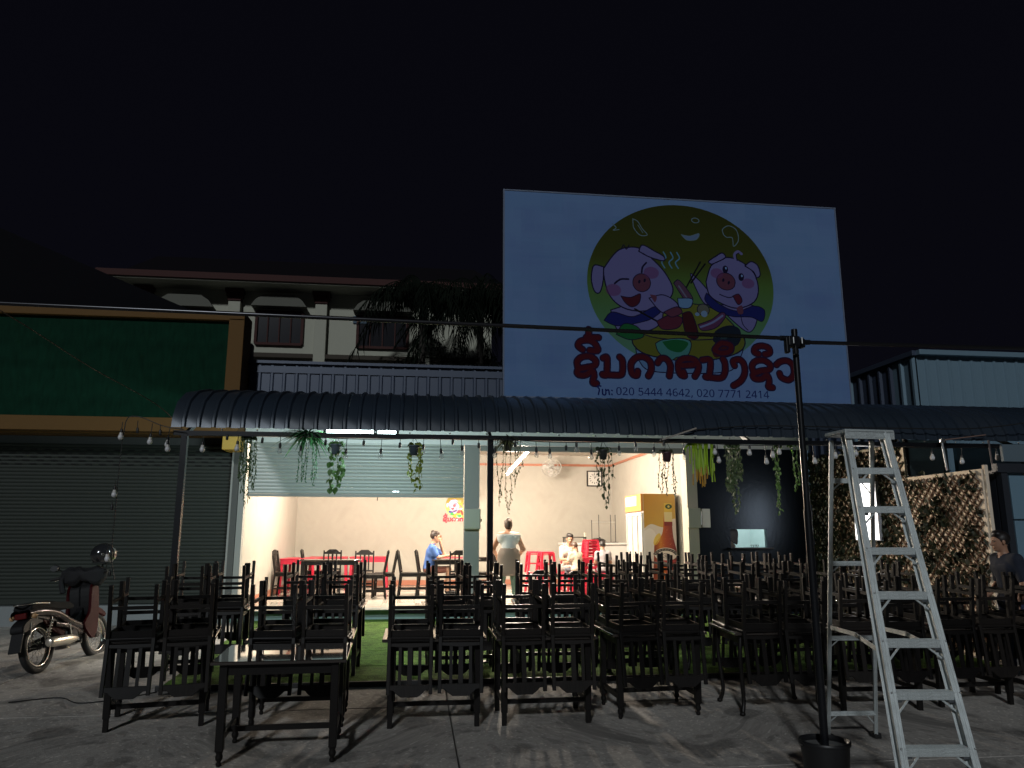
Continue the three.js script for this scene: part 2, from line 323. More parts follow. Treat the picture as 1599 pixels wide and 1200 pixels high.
// ---------------------------------------------------------------- the large sign on the roof
const LAO = [
  [421,715,420,754],[409,755,470,755],[388,818,366,799,380,776,421,770,451,786,464,820,424,821],
  [364,912,360,880,383,857,423,851,453,873,446,897,406,908,370,916,359,934,371,946,401,945,434,926,443,946,437,982,454,987],
  [491,858,508,853,511,879,506,940,489,940,570,942,587,922,588,869,575,851],
  [664,920,659,940,639,936,630,908,635,876,662,850,699,847,729,869,734,909,718,942],
  [768,874,787,851,816,856,833,890,825,939],
  [898,917,903,937,883,930,874,902,877,869,905,849,955,852,978,878,973,911,957,938],[895,884,953,879],
  [1000,853,1036,850,1041,876,1030,936,1015,938,1088,943,1114,915,1117,866,1108,845],
  [1075,788,1106,762,1152,773,1146,803,1103,814,1070,801,1075,788],
  [1167,877,1162,854,1194,845,1216,867,1219,912,1196,954,1156,980],
  [1298,813,1277,803,1285,780,1320,770,1354,780,1358,805,1332,814],
  [1264,903,1260,874,1283,850,1322,845,1356,867,1348,892,1300,902,1263,919,1270,940,1306,941,1335,922,1346,950,1340,981,1361,985],
  [1390,866,1413,849,1450,844,1478,868,1479,914,1451,943,1413,932,1404,911]];
const TEL = [[463,1041,468,1015,458,1001,476,999],[484,1016,485,1040,499,1040,500,1016],[500,1022,514,1018,518,1040],[531,1019,532,1020],[530,1038,531,1040]];
function curve(c, a, close = false) { // smooth line through points
  const n = a.length / 2, P = (i) => [a[2 * i], a[2 * i + 1]];
  c.beginPath(); c.moveTo(...P(0));
  for (let i = 0; i < n - 1; i++) {
    const p0 = P(Math.max(0, i - 1)), p1 = P(i), p2 = P(i + 1), p3 = P(Math.min(n - 1, i + 2));
    c.bezierCurveTo(p1[0] + (p2[0] - p0[0]) / 6, p1[1] + (p2[1] - p0[1]) / 6, p2[0] - (p3[0] - p1[0]) / 6, p2[1] - (p3[1] - p1[1]) / 6, p2[0], p2[1]);
  }
  if (close) c.closePath();
}
function blob(c, a, fill, stroke = '#1c1038', lw = 5) { curve(c, [...a, a[0], a[1]], true); if (fill) { c.fillStyle = fill; c.fill(); } if (stroke) { c.lineWidth = lw; c.strokeStyle = stroke; c.stroke(); } }
function oval(c, x, y, rx, ry, rot, fill, stroke, lw = 5) { c.beginPath(); c.ellipse(x, y, rx, ry, rot, 0, Math.PI * 2); if (fill) { c.fillStyle = fill; c.fill(); } if (stroke) { c.lineWidth = lw; c.strokeStyle = stroke; c.stroke(); } }
function line(c, a, col, lw) { curve(c, a); c.strokeStyle = col; c.lineWidth = lw; c.lineCap = 'round'; c.lineJoin = 'round'; c.stroke(); }
function laoText(c, from, to, core, edge) {
  for (const l of LAO.slice(from, to)) line(c, l, edge, 38);
  for (const l of LAO.slice(from, to)) line(c, l, core, 25);
}
function emblem(c) {
  const g = c.createLinearGradient(0, 29, 0, 880); g.addColorStop(0, '#6b5a12'); g.addColorStop(0.35, '#86751c'); g.addColorStop(0.5, '#a3b53e'); g.addColorStop(0.75, '#a9cf6e'); g.addColorStop(1, '#b4dc98');
  oval(c, 910, 462, 492, 433, 0, g, null);
  // floating shapes
  const cr = '#d9d2ae';
  blob(c, [665, 118, 690, 130, 712, 168, 738, 200, 700, 204, 668, 165], null, cr, 5); line(c, [690, 150, 715, 190], cr, 4);
  oval(c, 999, 108, 20, 13, 0.1, null, cr, 5);
  blob(c, [920, 190, 965, 196, 1015, 180, 1000, 212, 950, 218], '#cfc9c4', cr, 4);
  blob(c, [1150, 180, 1145, 150, 1180, 128, 1220, 150, 1228, 205, 1200, 240, 1195, 195, 1165, 192], null, cr, 5);
  line(c, [556, 150, 575, 170, 560, 185, 590, 180], cr, 5);
  for (const x of [824, 862, 896]) { line(c, [x, 375, x - 14, 345, x + 8, 320, x - 4, 290], '#b9e0d2', 7); }
  const pink = '#e6b3cc', snout = '#c4565c', ink = '#20133c', navy = '#2a2f7e', blush = 'rgba(214,90,130,0.6)';
  // barbecue pan: body, rim, dome
  blob(c, [655, 770, 930, 810, 1203, 752, 1180, 868, 1090, 915, 760, 920, 675, 870], '#c9d6dd', ink, 5);
  blob(c, [640, 735, 800, 690, 1060, 685, 1215, 720, 1210, 795, 1080, 845, 900, 860, 720, 835, 650, 790], '#caa62c', ink, 6);
  blob(c, [672, 720, 740, 620, 830, 572, 930, 560, 1050, 575, 1140, 630, 1196, 715, 1080, 742, 900, 752, 760, 745], '#d8b436', ink, 5);
  // left pig
  blob(c, [535, 610, 575, 720, 690, 720, 780, 680, 800, 600, 700, 560], pink, ink);
  blob(c, [500, 400, 560, 315, 610, 280, 690, 275, 760, 330, 830, 410, 862, 500, 800, 580, 690, 610, 590, 590, 525, 520], pink, ink, 6);
  blob(c, [505, 385, 455, 380, 440, 450, 455, 515, 482, 520, 500, 460], pink, ink, 6);
  blob(c, [690, 292, 712, 258, 775, 288, 822, 315, 818, 338, 745, 320], pink, ink, 6);
  line(c, [600, 285, 612, 262, 625, 284, 640, 262], ink, 5);
  oval(c, 700, 460, 46, 48, 0.3, snout, ink, 4); oval(c, 688, 455, 6, 10, 0.3, ink); oval(c, 716, 447, 6, 10, 0.3, ink);
  line(c, [560, 470, 590, 447, 632, 444], ink, 9); line(c, [702, 405, 708, 376, 728, 352], ink, 9);
  oval(c, 552, 505, 40, 32, 0, blush); oval(c, 752, 405, 40, 32, 0, blush);
  blob(c, [590, 535, 640, 540, 690, 520, 682, 568, 645, 590, 612, 570], '#9e2430', ink, 4);
  blob(c, [500, 665, 545, 620, 650, 640, 760, 585, 800, 600, 740, 650, 640, 680, 560, 690], navy, ink, 4);
  blob(c, [735, 540, 810, 520, 880, 560, 880, 610, 800, 612], pink, ink); blob(c, [740, 520, 775, 528, 765, 560], snout, null);
  line(c, [660, 600, 830, 690], '#1a1420', 9);
  blob(c, [770, 660, 840, 625, 905, 640, 880, 690, 800, 700], '#b83a44', ink, 4); blob(c, [810, 610, 880, 580, 905, 610, 850, 635], '#c25058', ink, 4);
  // right pig
  blob(c, [1090, 560, 1180, 560, 1290, 560, 1300, 640, 1255, 700, 1180, 650], pink, ink);
  blob(c, [1010, 440, 960, 400, 985, 480, 1030, 560, 1085, 540], pink, ink);
  blob(c, [1040, 440, 1075, 350, 1150, 305, 1230, 320, 1300, 380, 1320, 470, 1290, 540, 1200, 575, 1110, 550, 1055, 510], pink, ink, 6);
  blob(c, [1075, 345, 1060, 330, 1100, 300, 1135, 280, 1150, 306], pink, ink, 6); blob(c, [1255, 345, 1290, 320, 1325, 340, 1335, 390, 1315, 405, 1300, 375], pink, ink, 6);
  line(c, [1205, 315, 1202, 285, 1222, 268, 1240, 280], pink, 14); line(c, [1214, 318, 1211, 288, 1226, 276], ink, 4);
  oval(c, 1147, 434, 50, 46, 0.3, snout, ink, 4); oval(c, 1133, 428, 6, 10, 0.3, ink); oval(c, 1162, 440, 6, 10, 0.3, ink);
  oval(c, 1147, 369, 15, 21, 0.1, ink); oval(c, 1151, 362, 5, 7, 0, '#fff'); oval(c, 1231, 407, 15, 21, 0.1, ink); oval(c, 1235, 400, 5, 7, 0, '#fff');
  oval(c, 1101, 392, 34, 27, 0, blush); oval(c, 1266, 440, 34, 27, 0, blush);
  line(c, [1110, 505, 1160, 520, 1210, 500], ink, 5); blob(c, [1180, 510, 1212, 500, 1228, 535, 1205, 555], '#b02a3a', ink, 4);
  blob(c, [1040, 500, 1110, 560, 1200, 590, 1290, 560, 1345, 580, 1330, 640, 1270, 620, 1170, 620, 1080, 590, 1030, 540], navy, ink, 4);
  blob(c, [1195, 575, 1225, 560, 1230, 600, 1205, 605], snout, null); line(c, [1215, 610, 1225, 660, 1250, 690], ink, 4);
  line(c, [1015, 335, 925, 490], '#171018', 8); line(c, [1040, 345, 960, 450], '#171018', 8);
  blob(c, [868, 455, 900, 440, 965, 530, 930, 550], '#b4616a', ink, 4); line(c, [895, 470, 940, 540], '#e0b0a8', 8);
  // food on the dome
  blob(c, [885, 535, 960, 535, 950, 580, 895, 582], '#d5e6e6', ink, 4); blob(c, [905, 615, 955, 610, 985, 730, 935, 740, 912, 690], '#7e1f22', ink, 4);
  oval(c, 1018, 590, 32, 30, 0, '#c8a070', ink, 4); oval(c, 1022, 612, 17, 17, 0, '#f1efe2', null); oval(c, 985, 615, 12, 10, 0, '#f1efe2', null);
  blob(c, [985, 670, 1060, 640, 1115, 600, 1135, 620, 1085, 680, 1010, 700], '#b8506a', ink, 4); line(c, [1000, 682, 1065, 655, 1118, 618], '#eec6d2', 11);
  blob(c, [1062, 750, 1080, 700, 1150, 670, 1205, 690, 1195, 760, 1120, 790], '#24303a', ink, 4); oval(c, 1120, 735, 22, 10, -0.4, '#4e6254');
  blob(c, [560, 735, 600, 680, 665, 690, 700, 740, 630, 760], '#2f9a3e', ink, 4);
  blob(c, [760, 775, 800, 755, 900, 745, 945, 765, 925, 830, 870, 842, 830, 860, 775, 820], '#8fd6a0', ink, 4); blob(c, [795, 765, 870, 752, 930, 768, 890, 815, 830, 805], '#25983f', null);
  blob(c, [1050, 800, 1130, 770, 1130, 812, 1070, 838], '#8c2424', null);
}
{
  const cv = document.createElement('canvas'); cv.width = 1776; cv.height = 1059;
  const c = cv.getContext('2d');
  c.fillStyle = 'rgb(245,245,245)'; c.fillRect(0, 0, 1776, 1059);
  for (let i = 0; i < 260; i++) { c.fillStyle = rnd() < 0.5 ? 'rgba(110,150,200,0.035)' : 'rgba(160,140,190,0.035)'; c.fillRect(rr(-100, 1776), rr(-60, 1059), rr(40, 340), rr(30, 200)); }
  emblem(c);
  laoText(c, 0, 99, '#a01a24', '#4a1c42');
  for (const l of TEL) line(c, l, '#1c2a72', 7);
  c.fillStyle = '#1c2a72'; c.font = '52px sans-serif';
  c.save(); c.translate(550, 1041); c.scale(Math.min(1.2, 792 / c.measureText('020 5444 4642, 020 7771 2414').width), 1); c.fillText('020 5444 4642, 020 7771 2414', 0, 0); c.restore();
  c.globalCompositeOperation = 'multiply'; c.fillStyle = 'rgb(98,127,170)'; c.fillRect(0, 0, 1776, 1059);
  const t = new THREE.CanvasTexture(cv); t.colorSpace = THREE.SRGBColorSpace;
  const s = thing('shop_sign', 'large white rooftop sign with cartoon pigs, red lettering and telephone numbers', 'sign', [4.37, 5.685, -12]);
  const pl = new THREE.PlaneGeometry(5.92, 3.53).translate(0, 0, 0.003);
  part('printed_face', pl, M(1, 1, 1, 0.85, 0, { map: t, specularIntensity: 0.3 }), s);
  part('panel', bx(5.92, 3.53, 0.06, 0, 0, -0.031), M(0.2, 0.22, 0.28, 0.6), s);
  for (const [w, h, x, y] of [[5.97, 0.022, 0, 1.775], [5.97, 0.022, 0, -1.775], [0.022, 3.53, -2.97, 0], [0.022, 3.53, 2.97, 0]]) part('frame', bx(w, h, 0.075, x, y, -0.025), M(0.12, 0.15, 0.22, 0.7), s);
  for (const x of [-2.4, -0.8, 0.8, 2.4]) part('strut', [bar([x, 1.5, -0.08], [x, -1.75, -1.9], 0.05, 0.05), bx(0.05, 3.5, 0.05, x, 0, -0.09)], C.blackMetal, s);
  // the same emblem inside, on the back wall
  const c2v = document.createElement('canvas'); c2v.width = 900; c2v.height = 760; const c2 = c2v.getContext('2d');
  c2.clearRect(0, 0, 900, 760); c2.translate(-190, 20); c2.scale(0.7, 0.7);
  emblem(c2); laoText(c2, 0, 9, '#c8283c', '#8c2038');
  const t2 = new THREE.CanvasTexture(c2v); t2.colorSpace = THREE.SRGBColorSpace;
  solo('wall_sticker', new THREE.PlaneGeometry(1.05, 0.89).translate(1.26, 2.47, -20.294), M(1, 1, 1, 0.6, 0, { map: t2, transparent: true, alphaTest: 0.5 }), 'yellow pig emblem with red lettering on the back wall beside the pillar', 'sticker');
}
// ---------------------------------------------------------------- shuttered neighbour on the left
{
  const n = thing('neighbour_shop', 'closed shop with a dark green fascia in an orange frame and grey shutter', 'shop');
  const green = M(0.012, 0.07, 0.034, 0.9, 0, { map: grimeT, specularIntensity: 0.2 }), amber = M(0.12, 0.058, 0.009, 0.8);
  green.color.setRGB(0.008, 0.055, 0.03);
  part('fascia_panel', metric(bx(6.6, 2.1, 0.5, -6.33, 4.5, -13.7)), green, n);
  for (const [w, h, d, x, y, z] of [[6.86, 0.16, 0.62, -6.4, 5.47, -13.66], [6.86, 0.24, 0.62, -6.4, 3.55, -13.66], [0.26, 1.76, 0.62, -3.1, 4.55, -13.66]]) part('fascia_frame', rb(w, h, d, x, y, z, 0.012), amber, n);
  part('corner_block', rb(0.27, 0.26, 0.5, -3.09, 3.29, -13.72, 0.01), M(0.5, 0.32, 0.05, 0.6), n, 'yellow corner block under the fascia');
  part('fascia_soffit', bx(6.8, 0.02, 0.4, -6.4, 3.421, -13.78), amber, n);
  part('wall', [bx(0.1, 3.2, 0.3, -3.055, 1.85, -14.05), bx(7, 5, 0.2, -6.5, 2.7, -14.3)], M(0.09, 0.09, 0.085, 0.85), n);
  part('roof', prism([[-9.8, 5.5], [-3.3, 5.5], [-9.8, 8.2]], 1.4).translate(0, 0, -15.2), M(0.008, 0.008, 0.010, 1, 0, { specularIntensity: 0 }), n);
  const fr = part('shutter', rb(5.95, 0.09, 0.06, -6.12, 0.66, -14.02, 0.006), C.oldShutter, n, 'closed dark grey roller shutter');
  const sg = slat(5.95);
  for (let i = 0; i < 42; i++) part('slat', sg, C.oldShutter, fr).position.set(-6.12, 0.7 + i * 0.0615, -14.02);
  const slots = [];
  for (let j = 0; j < 5; j++) for (let i = 0; i < 26; i++) slots.push(rb(0.11, 0.02, 0.006, -8.9 + i * 0.225 + (j % 2) * 0.11, 2.96 + j * 0.0615 - 0.03, -13.999, 0.002));
  part('vent_slots', slots, M(0.004, 0.004, 0.004, 0.9), fr, null, 'stuff');
  part('guide_rail', bx(0.08, 2.8, 0.1, -3.1, 1.95, -13.96), C.greyPaint, n); 
  part('step', rb(6.6, 0.33, 0.24, -6.36, 0.44, -13.92, 0.01), M(0.2, 0.215, 0.22, 0.6), n);
}
// ---------------------------------------------------------------- cream house behind
{
  const h = thing('cream_house', 'two storey cream house with red brown trim rising behind the shops', 'house');
  const cream = M(0.40, 0.40, 0.33, 0.85, 0, { bumpMap: rep(concreteB, 2), bumpScale: 0.003 }), brown = M(0.05, 0.016, 0.014, 0.85), pane = M(0.012, 0.012, 0.016, 0.15);
  part('wall', bx(11.0, 9.04, 0.3, -3.1, 4.77, -24.15), cream, h);
  part('wall', bx(0.3, 9.04, 6, -8.45, 4.77, -27.1), cream, h);
  part('soffit', bx(12.3, 0.1, 7.7, -3.26, 9.34, -26.9), cream, h);
  const rf = part('roof', prism([[-9.4, 0], [3.0, 0], [1.8, 0.7], [-8.0, 0.7]], 6.6).translate(0, 9.52, -27), M(0.010, 0.009, 0.011, 1, 0, { specularIntensity: 0 }), h);
  part('eaves_trim', rb(12.5, 0.2, 0.14, -3.2, 9.43, -23.04, 0.01), brown, rf); part('eaves_trim', rb(0.14, 0.2, 7.6, -9.42, 9.43, -26.8, 0.01), brown, rf);
  for (const x of [-8.34, -5.64, -3.0, 0.24]) {
    const p = part('column', rb(0.36, 2.2, 0.24, x, 8.1, -23.9, 0.01), cream, h);
    part('capital', [rb(0.55, 0.12, 0.4, x, 9.22, -23.86, 0.01), rb(0.48, 0.12, 0.34, x, 9.09, -23.88, 0.01), rb(0.4, 0.1, 0.3, x, 8.96, -23.88, 0.01)], brown, p);
  }
  for (const [x, w, y0, y1] of [[-7.08, 1.44, 7.52, 8.54], [-4.27, 1.4, 7.6, 8.64], [-1.08, 1.56, 7.58, 8.6]]) {
    const f = part('window', [bx(w, 0.08, 0.14, x, y1, -23.97), bx(w, 0.08, 0.16, x, y0, -23.96), bx(0.08, y1 - y0, 0.14, x - w / 2, (y0 + y1) / 2, -23.97), bx(0.08, y1 - y0, 0.14, x + w / 2, (y0 + y1) / 2, -23.97)], brown, h);
    part('pane', bx(w, y1 - y0, 0.03, x, (y0 + y1) / 2, -23.985), pane, f);
    for (let i = 1; i < 4; i++) part('mullion', bx(0.035, y1 - y0, 0.05, x - w / 2 + (w * i) / 4, (y0 + y1) / 2, -23.95), brown, f);
    part('hood', prism([[-w / 2 - 0.14, 0], [w / 2 + 0.14, 0], [w / 2, 0.2], [w / 2 - 0.24, 0.36], [-w / 2 + 0.24, 0.36], [-w / 2, 0.2]], 0.4).translate(x, y1 + 0.1, -23.8), M(0.12, 0.12, 0.1, 0.85), f);
  }
  part('ledge', rb(10.9, 0.14, 0.24, -3.1, 7.22, -23.92, 0.01), M(0.05, 0.04, 0.03, 0.85), h);
  part('blue_plate', rb(0.43, 0.24, 0.05, -1.8, 8.48, -23.97, 0.006), M(0.03, 0.07, 0.11, 0.6), h);
}
// ---------------------------------------------------------------- palms standing in front of the house
function leafBlade(L, w, bend = 0.25) { // a pointed folded leaf along +x
  const g = new THREE.BufferGeometry(), P = [], n = 4;
  const q = (t, s) => { const ww = w * Math.sin(Math.PI * (0.12 + 0.88 * t)) * 0.5; return [L * t, -bend * L * t * t + Math.abs(s) * w * 0.12, s * ww]; };
  for (let i = 0; i < n; i++) { const a = i / n, b = (i + 1) / n; for (const s of [-1, 1]) { P.push(...q(a, 0), ...q(b, 0), ...q(a, s), ...q(b, 0), ...q(b, s), ...q(a, s)); } }
  g.setAttribute('position', new THREE.Float32BufferAttribute(P, 3)); g.computeVertexNormals(); return g;
}
function palm(label, x, z, base, top, n, L, drop) {
  const p = thing('palm_tree', label, 'palm tree', [x, 0, z]);
  const bark = M(0.03, 0.026, 0.022, 0.95), fm = M(0.005, 0.008, 0.005, 0.9, 0, { specularIntensity: 0.2 }), tr = [];
  for (let i = 0; i < 14; i++) { const t = i / 14; tr.push(cy(0.11 - 0.03 * t, 0.125 - 0.03 * t, (top - base) / 14 + 0.01, Math.sin(t * 2) * 0.1, base + (top - base) * (t + 0.035), 0, 10)); }
  part('trunk', tr, bark, p);
  for (let k = 0; k < n; k++) {
    const az = k * 2.4 + rr(-0.2, 0.2), up = rr(-0.15, 0.9), l = [], LL = L * rr(0.8, 1.1);
    const at = (t) => V(Math.cos(up) * LL * t, Math.sin(up) * LL * t - drop * LL * t * t, 0);
    const pts = [0, 0.25, 0.5, 0.75, 1].map((t) => at(t).toArray()); l.push(tube(pts, 0.014, 10, 5));
    for (let i = 2; i < 26; i++) for (const s of [-1, 1]) {
      const t = i / 26, a = at(t), lf = leafBlade(LL * 0.32 * Math.sin(Math.PI * (0.15 + 0.8 * t)), 0.035, 0.5);
      lf.rotateY(-s * rr(0.7, 1.0)).rotateX(s * 0.5).rotateZ(rr(-0.7, -0.2)).translate(a.x, a.y, a.z); l.push(lf);
    }
    const f = part('frond', l, fm, p); f.position.set(Math.sin(2) * 0.1, top, 0); f.rotation.y = az;
  }
}
palm('dark palm with drooping fronds in front of the cream house', 0.06, -21.4, 0.25, 8.81, 24, 2.3, 0.95);
palm('lower dark palm close beside the left edge of the rooftop sign', 1.7, -21.2, 0.25, 8.6, 30, 2.5, 1.0);
{ // dark bush under the palms
  const b = thing('shrub', 'dark leafy shrub under the palms above the corrugated parapet', 'shrub', [-0.25, 0, -21.2]), l = [], fm = M(0.005, 0.008, 0.005, 0.9, 0, { specularIntensity: 0.2 });
  for (let i = 0; i < 1500; i++) { const g = leafBlade(rr(0.1, 0.2), 0.06); g.rotateY(rr(0, 6.28)).rotateZ(rr(-1, 1)); const a = rr(0, 6.28), r = Math.sqrt(rnd()); g.translate(Math.cos(a) * r * 1.8 + 1.1, 6.0 + rr(-1.1, 1.2) * (1.1 - r * 0.6), Math.sin(a) * r * 0.6); l.push(g); }
  part('foliage', l, fm, b, null, 'stuff'); part('stem', [rod([0.9, 0.25, 0], [0.9, 5, 0], 0.05), rod([0.9, 3, 0], [0.1, 6, 0.1], 0.03), rod([0.9, 3, 0], [1.9, 6, -0.1], 0.03)], M(0.03, 0.026, 0.022, 0.95), b);
}
// ---------------------------------------------------------------- corrugated buildings on the right
{
  const b = thing('corrugated_shed', 'pale blue grey corrugated metal upper storey behind the awning on the right', 'shed');
  part('wall', bx(7.9, 5.7, 0.1, 15.5, 3.05, -16.12), C.paleSheet, b);
  for (let i = 0; i < 9; i++) part('wall_sheet', sheet(0.86, 3, 0.03, [[-16.06, 3.2], [-16.06, 5.86]]).translate(11.96 + i * 0.864, 0, 0), C.paleSheet, b);
  part('roof_edge', rb(8, 0.12, 0.3, 15.5, 5.9, -16.02, 0.01), C.paleSheet, b);
  // the receding left flank, with light ribs on dark sheets
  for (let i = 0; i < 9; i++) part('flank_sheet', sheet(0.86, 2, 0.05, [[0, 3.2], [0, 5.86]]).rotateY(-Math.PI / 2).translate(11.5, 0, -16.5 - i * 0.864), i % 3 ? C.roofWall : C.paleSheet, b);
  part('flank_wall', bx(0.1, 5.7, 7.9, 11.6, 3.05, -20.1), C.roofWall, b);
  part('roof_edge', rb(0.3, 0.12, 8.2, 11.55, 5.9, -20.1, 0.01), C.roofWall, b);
}
{
  const b = thing('white_cabin', 'pale blue cabin with panelled door and dark beam at the right edge', 'cabin');
  const pale = M(0.13, 0.22, 0.29, 0.6), dark = M(0.02, 0.024, 0.032, 0.5);
  part('wall_panel', rb(1.5, 0.58, 0.07, 8.72, 2.23, -9.5, 0.006), pale, b); part('wall_panel', rb(1.5, 1.7, 0.07, 8.72, 1.07, -9.5, 0.006), pale, b);
  part('corner_post', bx(0.09, 2.4, 0.1, 7.91, 1.4, -9.52), dark, b); part('beam', bx(2.0, 0.12, 0.1, 8.8, 2.62, -9.5), dark, b);
  part('side_wall', bx(0.08, 2.4, 3.9, 7.91, 1.4, -11.55), dark, b); part('rear_wall', bx(4, 3.2, 0.1, 12.6, 1.9, -13.9), pale, b);
  part('top_panel', rb(1.5, 0.24, 0.05, 8.85, 2.85, -9.7, 0.005), M(0.10, 0.14, 0.17, 0.6), b);
  const d = thing('pale_door', 'pale grey blue door panel standing behind the low end of the leaf fence', 'door', [9.98, 0, -14.06]);
  part('leaf', rb(0.72, 3.1, 0.06, 0.08, 2.05, 0, 0.006), M(0.27, 0.38, 0.4, 0.5), d); part('frame', [bx(0.08, 3.15, 0.1, -0.34, 2.07, 0), bx(0.08, 3.15, 0.1, 0.5, 2.07, 0)], M(0.2, 0.28, 0.3, 0.5), d); part('handle', rb(0.03, 0.14, 0.05, 0.36, 1.5, 0.05, 0.006), C.steel, d);
}
// ---------------------------------------------------------------- leaf covered lattice fence
{
  const f = thing('leaf_fence', 'lattice fence covered in artificial leaves, bright at its near low end', 'fence');
  const X = 7.5, z0 = -13.88, z1 = -9.4, zs = -11.0, sheetM = M(0.78, 0.66, 0.52, 0.8, 0, { bumpMap: rep(concreteB, 1), bumpScale: 0.003 }), willow = M(0.10, 0.05, 0.025, 0.8);
  const topAt = (z) => (z > zs ? 2.6 : 3.15);
  part('backing_sheet', [bx(0.03, 2.45, z1 - zs, X + 0.03, 1.375, (z0 + z1) / 2 + (z1 - z0 - (z1 - zs)) / 2)], sheetM, f);
  part('backing_sheet', [bx(0.03, 3.0, zs - z0, X + 0.03, 1.65, (z0 + zs) / 2)], sheetM, f);
  part('post', rb(0.05, 2.5, 0.05, X + 0.06, 1.4, z1 + 0.02, 0.004), sheetM, f); part('post', rb(0.05, 3.05, 0.05, X + 0.06, 1.68, zs, 0.004), C.blackMetal, f);
  const lo = 0.2, bars = [];
  const clip = (zs0, dir, off) => { // a slanted bar kept inside the fence outline
    let a = null, b = null; for (let t = 0; t <= 60; t++) { const z = zs0 + dir * t * 0.05, y = lo + t * 0.05; if (z < z0 || z > z1 || y > topAt(z)) { if (a) break; continue; } if (!a) a = [X + off, y, z]; b = [X + off, y, z]; }
    return a && b && Math.abs(b[1] - a[1]) > 0.1 ? bar(a, b, 0.012, 0.02) : null;
  };
  for (let s = z0 - 3; s < z1 + 3; s += 0.14) { for (const [d, off] of [[1, 0], [-1, -0.011]]) { const g = clip(s, d, off); if (g) part('lattice_bar', g, willow, f); } }
  const lm = [M(0.018, 0.025, 0.01, 0.6), M(0.03, 0.032, 0.015, 0.6), M(0.05, 0.045, 0.02, 0.6)], lv = [[], [], []];
  for (let i = 0; i < 3100; i++) {
    const z = rr(z0, z1), t = topAt(z), y = lo + (t - lo + 0.05) * rnd(); if (z > zs - 0.2 && perlin.noise(z * 4.5, y * 4.5, 3.3) + rr(-0.3, 0.3) < 0.0) continue;
    const g = leafBlade(rr(0.07, 0.13), rr(0.05, 0.085), 0.2); g.rotateX(rr(-0.7, 0.7)).rotateY(rr(-0.6, 0.6)).rotateZ(rr(-0.4, 0.4));
    g.applyMatrix4(new THREE.Matrix4().makeRotationY(Math.PI / 2)).rotateX(rr(0, 6.28)).rotateY(rr(-0.6, 0.6)).translate(X - rr(0.02, 0.07), y, z);
    lv[Math.floor(rnd() * 3)].push(g);
  }
  lv.forEach((l, i) => part('leaves', l, lm[i], f, null, 'stuff'));
}
{ // lit menu board
  const cv = document.createElement('canvas'); cv.width = 256; cv.height = 384; const c = cv.getContext('2d');
  c.fillStyle = '#fffdf6'; c.fillRect(0, 0, 256, 384); 
  c.fillStyle = 'rgba(200,160,230,0.35)'; for (let i = 0; i < 6; i++) c.fillRect(150 + (i % 3) * 22, 70 + Math.floor(i / 3) * 30, 14, 8);
  c.fillStyle = '#d88ab8'; for (let i = 0; i < 9; i++) c.fillRect(60 + i * 16, 262 + (i % 2) * 4, 10, 14);
  c.fillStyle = 'rgba(150,180,230,0.4)'; for (let i = 0; i < 4; i++) c.fillRect(60 + i * 40, 200, 26, 12);
  const t = new THREE.CanvasTexture(cv); t.colorSpace = THREE.SRGBColorSpace;
  const m = new THREE.MeshStandardMaterial({ map: t, roughness: 0.4, emissiveMap: t, emissiveIntensity: 4.5 }); m.emissive.setRGB(1, 0.98, 1);
  const b = thing('light_box', 'bright white lit menu board on the leaf fence seen through the ladder', 'lit sign', [7.41, 2.12, -11.94], -Math.PI / 2);
  part('case', rb(0.69, 0.95, 0.06, 0, 0, 0, 0.008), M(0.3, 0.3, 0.32, 0.5), b);
  part('lit_face', new THREE.PlaneGeometry(0.65, 0.91).translate(0, 0, 0.034), m, b);
  const l = new THREE.RectAreaLight(new THREE.Color(1, 0.97, 1), 4, 0.58, 0.9); l.position.set(0, 0, 0.05); l.rotation.y = Math.PI; b.add(l);
}
// ---------------------------------------------------------------- lamps
function tubeLamp(name, label, a, b, r, col, k, cd, n, group, aim) {
  const t = thing(name, label, 'tube light', [0, 0, 0], 0, group), va = V(...a), vb = V(...b), d = vb.clone().sub(va).normalize();
  part('lit_tube', rod(a, b, r, 12), glow(...col, k), t);
  part('end_cap', rod(a, va.clone().addScaledVector(d, -0.04).toArray(), r * 1.1, 12), C.white, t); part('end_cap', rod(b, vb.clone().addScaledVector(d, 0.04).toArray(), r * 1.1, 12), C.white, t);
  const up = V(0, r * 1.9, 0);
  part('fitting', bar(va.clone().add(up).toArray(), vb.clone().add(up).toArray(), 0.04, 0.025, 0, [1, 0, 0]), C.white, t);
  if (aim) { const l = new THREE.RectAreaLight(new THREE.Color(...col), cd, va.distanceTo(vb), 0.05); l.position.copy(va).lerp(vb, 0.5).add(V(0, -0.012, -r - 0.02)); t.add(l); l.lookAt(...aim); }
  else for (let i = 0; i < n; i++) { const l = new THREE.PointLight(new THREE.Color(...col), cd / n, 0, 2); l.position.copy(va).lerp(vb, (i + 0.5) / n).add(V(0, -r - 0.025, 0)); l.castShadow = true; l.shadow.radius = 2.5; t.add(l); }
  return t;
}
const WARM = [1, 0.86, 0.70], COOL = [0.74, 0.97, 1];
tubeLamp('tube_light', 'glaring warm tube light slung under the ceiling of the open right bay', [2.3, 3.42, -15.2], [2.1, 3.1, -17.2], 0.024, WARM, 20, 104, 3);
tubeLamp('tube_light', 'warm tube light under the ceiling behind the half raised shutter', [-1.2, 3.72, -15.3], [-1.2, 3.72, -16.9], 0.02, WARM, 8, 66, 3);
tubeLamp('tube_light', 'longer cool white tube light under the awning edge', [-1.13, 3.055, -10.13], [-0.53, 3.055, -10.13], 0.021, COOL, 18, 760, 2, 'tube lights under the awning', [-0.83, 1.7, -14]);
